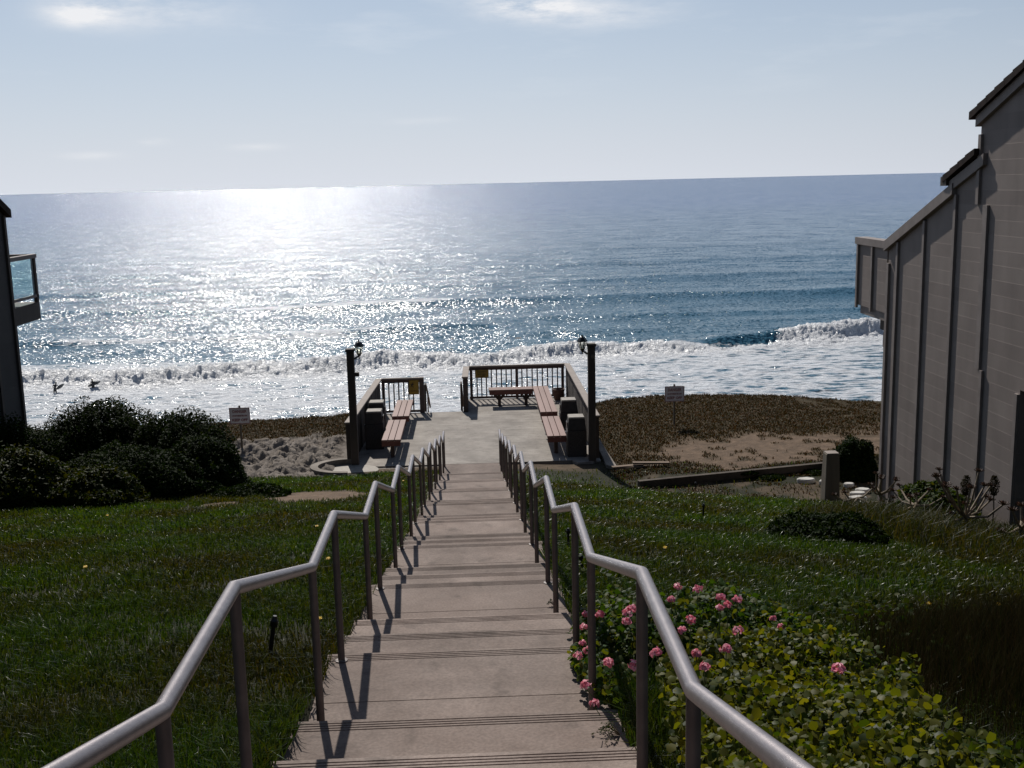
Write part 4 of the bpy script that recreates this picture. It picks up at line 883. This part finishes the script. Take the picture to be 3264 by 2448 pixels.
def bush(label, c, r, n, size, m, group=None, aspect=.5, name='leafy_bush', seed=1, cat='bush', twigs=6):
    z0 = gz(c[0], c[1]); root = empty(name, (c[0], c[1], z0), label, cat, group)
    n = int(n*1.9); P, d = lump_points(n, (0, 0, .0), r, seed, .22); ni = n//2; Pi, di = lump_points(ni, (0, 0, 0), (r[0]*.93, r[1]*.93, r[2]*.93), seed, .85)
    P = np.concatenate([P, Pi]); d = np.concatenate([d, di]); P[:, 2] = np.maximum(P[:, 2], .02)
    leaf_cloud('foliage', P, d+np.array([0, 0, .5]), np.concatenate([rng.uniform(.7, 1.5, n), rng.uniform(1.4, 2.6, ni)])*size, m, root, aspect, .7)
    t = MB(); rr = random.Random(seed)
    for i in range(twigs):
        a = rr.uniform(0, 6.28); q = rr.uniform(.3, .75)
        t.tube([(0, 0, -.05), (q*.4*r[0]*math.cos(a), q*.4*r[1]*math.sin(a), r[2]*.35), (q*r[0]*math.cos(a), q*r[1]*math.sin(a), r[2]*.7)], [.03, .02, .008], 6)
    t.build('stems', M['stem'], root)
    return root
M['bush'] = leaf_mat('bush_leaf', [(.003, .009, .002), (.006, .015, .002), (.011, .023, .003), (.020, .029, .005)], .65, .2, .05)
M['bush2'] = leaf_mat('pale_bush_leaf', [(.012, .030, .004), (.022, .042, .006), (.036, .052, .008), (.05, .055, .010)], .6, .3, .1)
M['bush3'] = leaf_mat('yellow_bush_leaf', [(.008, .018, .003), (.020, .030, .004), (.036, .036, .006)], .6, .25, .08)
BG = 'dense dark bushes below the left house'
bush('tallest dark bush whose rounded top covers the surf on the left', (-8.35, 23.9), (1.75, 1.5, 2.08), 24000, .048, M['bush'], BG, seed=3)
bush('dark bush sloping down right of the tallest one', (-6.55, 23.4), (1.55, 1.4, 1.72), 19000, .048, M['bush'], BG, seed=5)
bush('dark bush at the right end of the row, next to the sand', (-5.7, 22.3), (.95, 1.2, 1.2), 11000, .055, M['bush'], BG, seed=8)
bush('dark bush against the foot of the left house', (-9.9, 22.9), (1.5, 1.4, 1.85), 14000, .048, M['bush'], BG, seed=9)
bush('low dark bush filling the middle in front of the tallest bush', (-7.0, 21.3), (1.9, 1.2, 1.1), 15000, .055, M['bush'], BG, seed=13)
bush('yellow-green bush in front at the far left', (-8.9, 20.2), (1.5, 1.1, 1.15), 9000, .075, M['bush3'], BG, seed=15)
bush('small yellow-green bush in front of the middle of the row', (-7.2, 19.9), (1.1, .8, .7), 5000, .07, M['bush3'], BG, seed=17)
_g = on_ground(2745, 1538)
bush('dark shrub behind the wooden post beside the right house', (_g.x, _g.y+.55), (.62, .6, .95), 6500, .06, M['bush'], None, seed=21)
bush('low green mound on the lawn left of the bare patch', (-4.35, 20.6), (.75, .6, .22), 2600, .06, M['bush'], None, seed=23, name='low_shrub', cat='shrub', twigs=3)
for i, (px, py, r_, lab) in enumerate(((2380, 1508, .3, 'small scrubby tuft farthest left before the low concrete curb'), (2450, 1525, .42, 'wide scrubby tuft in the worn ground below the curb'), (2590, 1510, .3, 'scrubby tuft just left of the wooden post by the curb'))):
    g = on_ground(px, py); bush(lab, (g.x, g.y), (r_*.9, r_*.7, .09), 500, .05, M['bush'], 'scrubby tufts below the curb', seed=30+i, name='scrub_tuft', cat='shrub', twigs=2)
# mixed tall grasses along the right house
M['drygrass'] = leaf_mat('dry_grass_blade', [(.015, .026, .004), (.032, .036, .008), (.06, .048, .018), (.026, .034, .007), (.012, .022, .004)], .5, .3, .3)
def tall_grass(name, label, x0, x1, y0, y1, n, h, wd, m, lean=.6, cat='grass'):
    X, Y = scatter(n, x0, x1, y0, y1); cx, cy = (x0+x1)/2, (y0+y1)/2; nz = fbm(X*.9, Y*.9, 3, 91)
    k = (np.hypot((X-cx)/(x1-x0)*2, (Y-cy)/(y1-y0)*2)+.9*(nz-.5)+rng.normal(0, .16, n) < .95); X, Y, nz = X[k], Y[k], nz[k]
    P = np.stack([X, Y, EYE-ground_d(X, Y)], -1); n = len(X); ed = np.hypot((X-cx)/(x1-x0)*2, (Y-cy)/(y1-y0)*2); h = h*sm(1.15, .35, ed)
    o = blades(name, P, h*rng.uniform(.4, 1.1, n)*(.4+1.2*nz), wd*rng.uniform(.6, 1.4, n), lean*rng.uniform(.3, 1.6, n), m); tag(o, label, cat, kind='stuff'); return o
tall_grass('tall_grass', 'straggly yellow-green tall grass at the foot of the right house', 4.6, 8.6, 11.2, 19.2, 26000, .42, .011, M['drygrass'])
M['heather'] = leaf_mat('heather_twig', [(.014, .016, .006), (.030, .024, .010), (.045, .032, .015), (.018, .030, .007)], .8, .15, .05, (1.2, 1.1, .8))
tall_grass('brown_scrub', 'fine brown twiggy scrub in the shaded lower right corner', 1.9, 6.4, 3.6, 8.4, 85000, .50, .0035, M['heather'], .28, 'scrub')
# low green cover between
_g = on_ground(2620, 1725)
bush('dark green mound on the lawn before the aeoniums', (_g.x, _g.y), (.85, .7, .34), 5200, .055, M['bush'], None, seed=41, name='low_shrub', cat='shrub', twigs=3)
bush('bright green leafy shrub against the right house wall behind the aeonium stems', (7.75, 17.6), (.62, 1.3, .62), 5000, .07, M['bush2'], None, seed=43)
# yellow creeper leaves right of the rail
def rosette(mb, c, r, n, up, rr):
    for k in range(n):
        a = k*2.39996+rr.uniform(-.1, .1); t = (k+1)/n; L_ = r*(.35+.65*t); tilt = 1.25-1.0*t
        d = Vector((math.cos(a)*math.cos(tilt), math.sin(a)*math.cos(tilt), math.sin(tilt))); s = Vector((-math.sin(a), math.cos(a), 0))*L_*.22; c_ = Vector(c)
        p0, p1, p2 = c_, c_+d*L_*.62, c_+d*L_
        th = Vector((0, 0, -.012))
        mb.add([p0-s*.4, p0+s*.4, p1+s, p2+Vector((0, 0, .01)), p1-s, p0+th, p1+th, p2+th*.5], [(0, 1, 2, 4), (4, 2, 3), (0, 4, 6, 5), (5, 6, 2, 1), (4, 3, 7, 6), (6, 7, 3, 2)])
M['aeonium'] = leaf_mat('aeonium_leaf', [(.05, .035, .018), (.10, .04, .025), (.05, .07, .025), (.14, .055, .03)], .4, .15)
def aeonium(label, base, heads, seed):
    g = Vector((base[0], base[1], gz(*base))); root = empty('aeonium', g, label, 'succulent', 'branching aeoniums along the right house'); rr = random.Random(seed)
    hub = Vector((rr.uniform(-.05, .05), 0, .28)); s = MB(); s.tube([(0, 0, -.05), (.02, 0, .12), hub], [.035, .03, .026], 8)
    for (hx, hy, hz, r_) in heads:
        e = Vector((hx, hy, hz)); m1 = hub.lerp(e, .5)+Vector((rr.uniform(-.06, .06), rr.uniform(-.05, .05), -.07)); s.tube([hub, m1, e], [.022, .017, .013], 7)
    s.build('stems', M['stem'], root, True)
    for (hx, hy, hz, r_) in heads:
        b = MB(); rosette(b, (hx, hy, hz), r_, 20, None, rr); b.build('rosette', M['aeonium'], root)
def heads(n, sp, h0, h1, r_, seed):
    q = random.Random(seed); return [(q.uniform(-sp, sp), q.uniform(-sp, sp), q.uniform(h0, h1), r_*q.uniform(.7, 1.2)) for _ in range(n)]
aeonium('large branching aeonium with many dark rosettes, nearest the camera by the house', (7.1, 15.2), heads(16, .5, .35, .95, .09, 1), 1)
aeonium('branching aeonium with rosettes left of the largest one', (7.0, 17.0), heads(9, .6, .25, .55, .08, 2), 2)
aeonium('small aeonium at the far corner of the right house', (7.6, 19.9), heads(7, .4, .3, .75, .085, 3), 3)
aeonium('low sprawling aeonium in front of the house corner', (6.6, 18.3), heads(7, .55, .18, .4, .07, 4), 4)
aeonium('aeonium at the right edge of the frame beside the pale slab', (7.2, 13.9), heads(8, .4, .2, .6, .08, 5), 5)
# dark conical flower spikes of the largest aeonium
for px, py, lab in ((3080, 1545, 'left of the two tall dark cone shaped flower heads before the house wall'), (3168, 1545, 'right of the two tall dark cone shaped flower heads before the house wall')):
    r_ = ray(px, py); t_ = 15.3/r_[1]; top = Vector((r_[0]*t_, 15.3, EYE-r_[2]*t_)); zb = gz(top.x, 15.3)
    root = empty('flower_spike', (top.x, 15.3, zb), lab, 'flower', 'cone shaped flower spikes'); h = top.z-zb
    MB().tube([(0, 0, 0), (.02, 0, h*.5), (0, 0, h-.05)], .011, 6).build('stem', M['stem'], root, True)
    n = 700; u = rng.uniform(0, 1, n); a = rng.uniform(0, 6.28, n); rr_ = .085*np.sin(np.pi*np.clip(u*.8+.12, 0, 1))**.8*rng.uniform(.3, 1, n)
    C = np.stack([rr_*np.cos(a), rr_*np.sin(a), h-.16+u*.30], -1); leaf_cloud('flower_head', C, C-np.array([0, 0, h-.1]), np.full(n, .022), M['heather'], root, .7, .8)
g = on_ground(3235, 1735); o = MB().prism_z([(-.5, -.25), (.9, -.5), (1.0, .5), (-.3, .55)], -.3, .1).build('concrete_slab', M['curb'], None, bevel=.02); o.location = (7.75, 13.6, gz(7.75, 13.6)+.06); tag(o, 'pale concrete slab at the foot of the right house by the frame edge', 'slab')
# ------------------------------------------------------------------ round-leaf ground cover
M['round'] = leaf_mat('round_leaf', [(.022, .040, .005), (.046, .064, .007), (.080, .092, .010), (.12, .116, .015), (.045, .055, .006)], .5, .45, .18, (2.0, 1.85, .45))
def cover(name, label, regs, m, size, dens, h, aspect=.95, kind='stuff', cat='ground cover'):
    C = []
    for (x0, x1, y0, y1) in regs:
        n = int(dens*(x1-x0)*(y1-y0)); X, Y = scatter(n, x0, x1, y0, y1); nz = fbm(X*1.7, Y*1.7, 3, 95); cx, cy = (x0+x1)/2, (y0+y1)/2
        k = (np.hypot((X-cx)/(x1-x0)*2, (Y-cy)/(y1-y0)*2)**2+.9*(nz-.5) < 1.05) & (X > SX1+.03); X, Y, nz = X[k], Y[k], nz[k]
        top = h*(.35+1.2*nz); C.append(np.stack([X, Y, EYE-ground_d(X, Y)+top*rng.uniform(.1, 1, len(X))**.6], -1))
    C = np.concatenate(C); n = len(C)
    o = leaf_cloud(name, C, np.tile(np.array([0, -.15, .8]), (n, 1)), rng.uniform(.4, 1.5, n)*size, m, None, aspect, .85, .1); tag(o, label, cat, kind=kind); return o
cover('round_leaf_cover', 'yellow-green round leaved creeper filling the ground under the right handrail', [(.70, 1.9, 2.4, 5.4), (1.1, 2.15, 4.4, 6.0)], M['round'], .033, 3300, .34)
cover('dark_leaf_cover', 'dark small leaved ground cover along the bottom right edge', [(1.4, 3.8, 2.5, 4.3)], M['bush2'], .035, 2400, .22)
cover('leaf_litter_cover', 'scattered small green leaves on the lawn edge right of the geranium', [(2.4, 4.2, 6.0, 8.4), (.68, 1.2, 8.6, 9.6)], M['bush2'], .035, 260, .2)
# ------------------------------------------------------------------ geranium
M['ger'] = leaf_mat('geranium_leaf', [(.016, .040, .005), (.028, .062, .007), (.045, .072, .009), (.09, .090, .012)], .55, .4, .15)
M['petal'] = leaf_mat('pink_petal', [(.72, .15, .20), (.80, .28, .36), (.88, .48, .55), (.72, .20, .34)], .5, .4, .4, (1, 1, 1))
def geranium():
    z0 = gz(1.35, 6.3); root = empty('geranium', (1.35, 6.3, z0), 'pink flowering geranium bush spilling over the right edge of the stairs', 'flowering plant')
    C = []; Nn = []
    for (cx, cy, rx, ry, rz, n) in ((-.35, -.35, .42, .6, .46, 5200), (.15, .35, .65, .55, .42, 5200), (.55, -.05, .45, .5, .30, 2600), (-.45, .55, .3, .4, .34, 1800), (-.66, -.55, .20, .75, .24, 1500)):
        P, d = lump_points(n, (cx, cy, 0), (rx, ry, rz), int(cx*10+30)); gzv = EYE-ground_d(P[:, 0]+1.35, P[:, 1]+6.3)-z0
        P[:, 2] = np.maximum(P[:, 2], .02)+gzv; C.append(P); Nn.append(d+np.array([0, 0, .8]))
    C = np.concatenate(C); Nn = np.concatenate(Nn); k = (C[:, 0] > SX1-1.35-.20); C, Nn = C[k], Nn[k]; leaf_cloud('foliage', C, Nn, rng.uniform(.6, 1.3, len(C))*.038, M['ger'], root, .95, .6, .14)
    fl = [(1018, 380), (1160, 400), (975, 468), (1320, 455), (1440, 472), (1315, 528), (1372, 508), (370, 575), (472, 570), (700, 535), (660, 622), (357, 665), (1110, 615), (348, 775), (1050, 685), (1690, 602), (1745, 662), (1440, 688), (315, 870), (382, 830), (527, 915), (715, 935), (860, 845), (1148, 850), (1360, 822), (370, 1070), (1210, 942), (430, 1205), (670, 558)]
    for i, (a, b) in enumerate(fl):
        px, py = 1700+a/2.212, 1700+b/2.212; up = .50 if b < 620 else .42
        if a < 450: up = .17
        if a > 1600: up = .28
        if b > 1150: up = .1
        p = on_ground(px, py, up)-Vector(root.location); rr = rng.uniform(.019, .029); n = int(rng.uniform(26, 48))
        d = rng.normal(0, 1, (n, 3)); d[:, 2] = np.abs(d[:, 2])*.9-.25; d /= np.linalg.norm(d, axis=1, keepdims=True)
        C = d*rr*rng.uniform(.7, 1.05, (n, 1))+np.array(p); f_ = leaf_cloud('flower_head', C, d, rng.uniform(.014, .024, n), M['petal'], root, .8, .35, .08)
        zg = gz(p.x+1.35, p.y+6.3)-z0
        sl = .26 if p.x > -.5 else .07; MB().tube([(p.x+(.0 if sl > .1 else .03), p.y+.02, max(zg, p.z-sl)), (p.x, p.y, p.z-.01)], .0022, 5).build('stem', M['greenstem'], f_)
geranium()
# single pink bloom in the bare patch, yellow daisies on the lawns
def flower(px, py, lab, m, r_, h, name, group, cat='flower'):
    g = on_ground(px, py, h); zb = gz(g.x, g.y); root = empty(name, (g.x, g.y, zb), lab, cat, group); n = 24
    a = np.arange(n)*2.4; C = np.stack([np.cos(a)*r_*.6, np.sin(a)*r_*.6, h+0*a+rng.uniform(-.2, .5, n)*r_], -1); leaf_cloud('bloom', C, np.tile([0, -.3, 1.], (n, 1)), np.full(n, r_*.9), m, root, .6, .25, .05)
    MB().tube([(0, 0, 0), (0, 0, h-.003)], .002, 5).build('stem', M['greenstem'], root)
flower(1700+2150/2.212, 1700+955/2.212, 'single pink geranium bloom standing apart over the bare soil', M['petal'], .04, .22, 'pink_flower', None)
M['daisy'] = leaf_mat('daisy_petal', [(.75, .50, .02), (.85, .62, .05)], .5, .3, .4, (1, 1, 1))
DG = 'yellow daisies scattered in the lawns'
for px, py, lab in ((272, 1807, 'lone yellow daisy in the dark left lawn, nearest the camera'), (342, 1643, 'yellow daisy high on the left lawn below the bushes'), (1046, 1780, 'yellow daisy beside the left handrail post, upper one'), (1010, 1677, 'tiny yellow daisy near the bend of the left handrail'),
                    (1017, 1972, 'yellow daisy close to the left steps, lowest one'), (3186, 1928, 'yellow daisy in the right lawn near the frame edge'), (2535, 1672, 'yellow daisy beside the dark mound on the right lawn'), (1286, 1532, 'tiny yellow daisy near the concrete apron of the deck'),
                    (2962, 1925, 'pale yellow daisy left of the one at the frame edge'), (2120, 1745, 'yellow daisy in the middle of the right lawn')):
    flower(px, py, lab, M['daisy'], .022, .10, 'yellow_daisy', DG)
# weeds on the steps
def weed(px, py, d, n, L_, lab, seed):
    r_ = ray(px, py); t_ = d/r_[2]; g = Vector((r_[0]*t_, r_[1]*t_, EYE-d)); root = empty('step_weed', g, lab, 'weed', 'weeds growing over the step edges'); q = random.Random(seed); b = MB(); C = []
    for i in range(n):
        a = q.uniform(2.0, 4.2); l_ = L_*q.uniform(.4, 1); e = Vector((math.cos(a)*l_, math.sin(a)*l_*.7, q.uniform(.005, .05))); m1 = e*.5+Vector((0, 0, .03)); b.tube([(0, 0, .004), m1, e], [.0028, .002, .001], 5)
        for k in range(7): C.append(tuple(e.lerp(m1, q.uniform(0, 1))+Vector((q.uniform(-.01, .01), q.uniform(-.01, .01), .004))))
    b.build('stems', M['stem'], root); leaf_cloud('leaves', np.array(C), np.tile([0, 0, 1.], (len(C), 1)), rng.uniform(.012, .024, len(C)), M['bush3'], root, .4, .5)
weed(1975, 2345, 2.616, 9, .19, 'spreading weed with thin stems on the step below the geranium', 4)
weed(1850, 2130, 2.794, 5, .08, 'small trailing weed at the edge of the geranium', 6)
weed(1764, 1931, 3.328, 4, .06, 'tiny weed sprout on the step in front of the right handrail post', 9)
tall_n = 600
# tuft of long grass between step and rail, right
X = rng.uniform(.70, .90, tall_n); Y = rng.uniform(4.5, 5.2, tall_n)
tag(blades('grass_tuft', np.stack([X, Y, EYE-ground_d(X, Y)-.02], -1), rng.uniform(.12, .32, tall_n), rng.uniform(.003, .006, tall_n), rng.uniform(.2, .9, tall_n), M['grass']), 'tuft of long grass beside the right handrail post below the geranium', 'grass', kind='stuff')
# ------------------------------------------------------------------ surfers
def surfer(label, x, y, bx, blabel, lean, board_pts):
    root = empty('person', (x, y, .18), label, 'person', 'surfers wading in the white water', 0); root.scale = (1.22, 1.22, 1.22)
    J = {'pel': (0, 0, .28), 'ch': (lean*.30, 0, .70), 'nk': (lean*.52, 0, .89), 'hd': (lean*.60, .01, .98), 'ht': (lean*.66, .01, 1.11),
         'ls': (lean*.2-.18, 0, .84), 'le': (lean*.2-.28, .04, .58), 'lw': (lean*.2-.20, .16, .40), 'rs': (lean*.2+.18, 0, .84), 're': (lean*.2+.32, .05, .62), 'rw': (lean*.2+.44, .08, .50),
         'lh': (-.11, 0, .18), 'lk': (-.14, .05, -.22), 'la': (-.14, -.04, -.62), 'rh': (.11, 0, .18), 'rk': (.15, -.04, -.22), 'ra': (.16, -.1, -.62)}
    rad = {'pel': .15, 'ch': .165, 'nk': .06, 'hd': .095, 'ht': .075, 'ls': .07, 'le': .045, 'lw': .032, 'rs': .07, 're': .045, 'rw': .032, 'lh': .10, 'lk': .065, 'la': .045, 'rh': .10, 'rk': .065, 'ra': .045}
    E = [('pel', 'ch'), ('ch', 'nk'), ('nk', 'hd'), ('hd', 'ht'), ('ch', 'ls'), ('ls', 'le'), ('le', 'lw'), ('ch', 'rs'), ('rs', 're'), ('re', 'rw'), ('pel', 'lh'), ('lh', 'lk'), ('lk', 'la'), ('pel', 'rh'), ('rh', 'rk'), ('rk', 'ra')]
    for s, w_, e_ in (('l', 'lw', 'le'), ('r', 'rw', 're')):      # palm, four fingers and a thumb, slightly curled
        W = Vector(J[w_]); dr = (W-Vector(J[e_])).normalized(); sd_ = dr.cross(Vector((0, 1, 0))).normalized(); pl = W+dr*.06; J[s+'p'] = tuple(pl); rad[s+'p'] = .03; E.append((w_, s+'p'))
        for k, (of, ln) in enumerate(((-.03, .065), (-.01, .08), (.01, .075), (.03, .06))):
            J[s+f'f{k}'] = tuple(pl+sd_*of+dr*ln+Vector((0, .01, 0))); rad[s+f'f{k}'] = .009; E.append((s+'p', s+f'f{k}'))
        J[s+'t'] = tuple(W+dr*.03+sd_*-.06); rad[s+'t'] = .011; E.append((w_, s+'t'))
    ks = list(J); me = bpy.data.meshes.new('body'); me.from_pydata([J[k] for k in ks], [(ks.index(a), ks.index(b)) for a, b in E], [])
    o = bpy.data.objects.new('body', me); COL.objects.link(o); md = o.modifiers.new('s', 'SKIN'); o.modifiers.new('b', 'SUBSURF').levels = 1
    sv_ = me.skin_vertices[0].data
    for i, k in enumerate(ks): sv_[i].radius = (rad[k], rad[k]*.85); sv_[i].use_root = k == 'pel'
    bpy.context.view_layer.update(); me2 = bpy.data.meshes.new_from_object(o.evaluated_get(bpy.context.evaluated_depsgraph_get())); bpy.data.objects.remove(o)
    me2.materials.clear(); me2.materials.append(M['wetsuit']); me2.materials.append(M['skin']); b = bpy.data.objects.new('body', me2); COL.objects.link(b); b.parent = root
    for p in me2.polygons: p.use_smooth = True; p.material_index = 1 if (p.center.z > .98 and p.center.y > .0) else 0
    MB().lathe([(.03, .97), (.10, 1.01), (.112, 1.07), (.09, 1.13), (.02, 1.155)], lean*.62, -.012, 12).build('hair', M['black'], root, True)
    # board
    p0, p1 = Vector(board_pts[0]), Vector(board_pts[1]); d = (p1-p0); L_ = d.length; d.normalize(); nrm = Vector((0, 1, 0)); sd_ = d.cross(nrm).normalized(); v = []; n = 14
    for i in range(n+1):
        t_ = i/n; w_ = .21*(math.sin(math.pi*min(1, t_*.97+.015)))**.55; c_ = p0+d*L_*t_+nrm*(-.10*(t_-.5)**2)
        v += [c_-sd_*w_, c_+sd_*w_, c_-sd_*w_*.9+nrm*.055, c_+sd_*w_*.9+nrm*.055]
    f = []
    for i in range(n): a = i*4; f += [(a, a+1, a+5, a+4), (a+2, a+6, a+7, a+3), (a, a+4, a+6, a+2), (a+1, a+3, a+7, a+5)]
    f += [(0, 2, 3, 1), (n*4, n*4+1, n*4+3, n*4+2)]
    o = MB().add(v, f).build('surfboard', M['board'], None, True); o.location = (x, y-.02, .36); tag(o, blabel, 'surfboard', 'surfboards held by the waders')
surfer('surfer in a dark wetsuit waist deep at the far left, leaning over a board', -57.6, 150.8, 0, 'dark surfboard pointing up to the right, held by the left surfer', .3, ((.1, .2, .15), (1.15, .4, .85)))
surfer('surfer in a dark wetsuit standing in the white water, right of the other', -53.0, 152.6, 0, 'surfboard slanting up behind the right surfer, tail low on the left', -.1, ((-.85, .25, .1), (.95, .3, .78)))
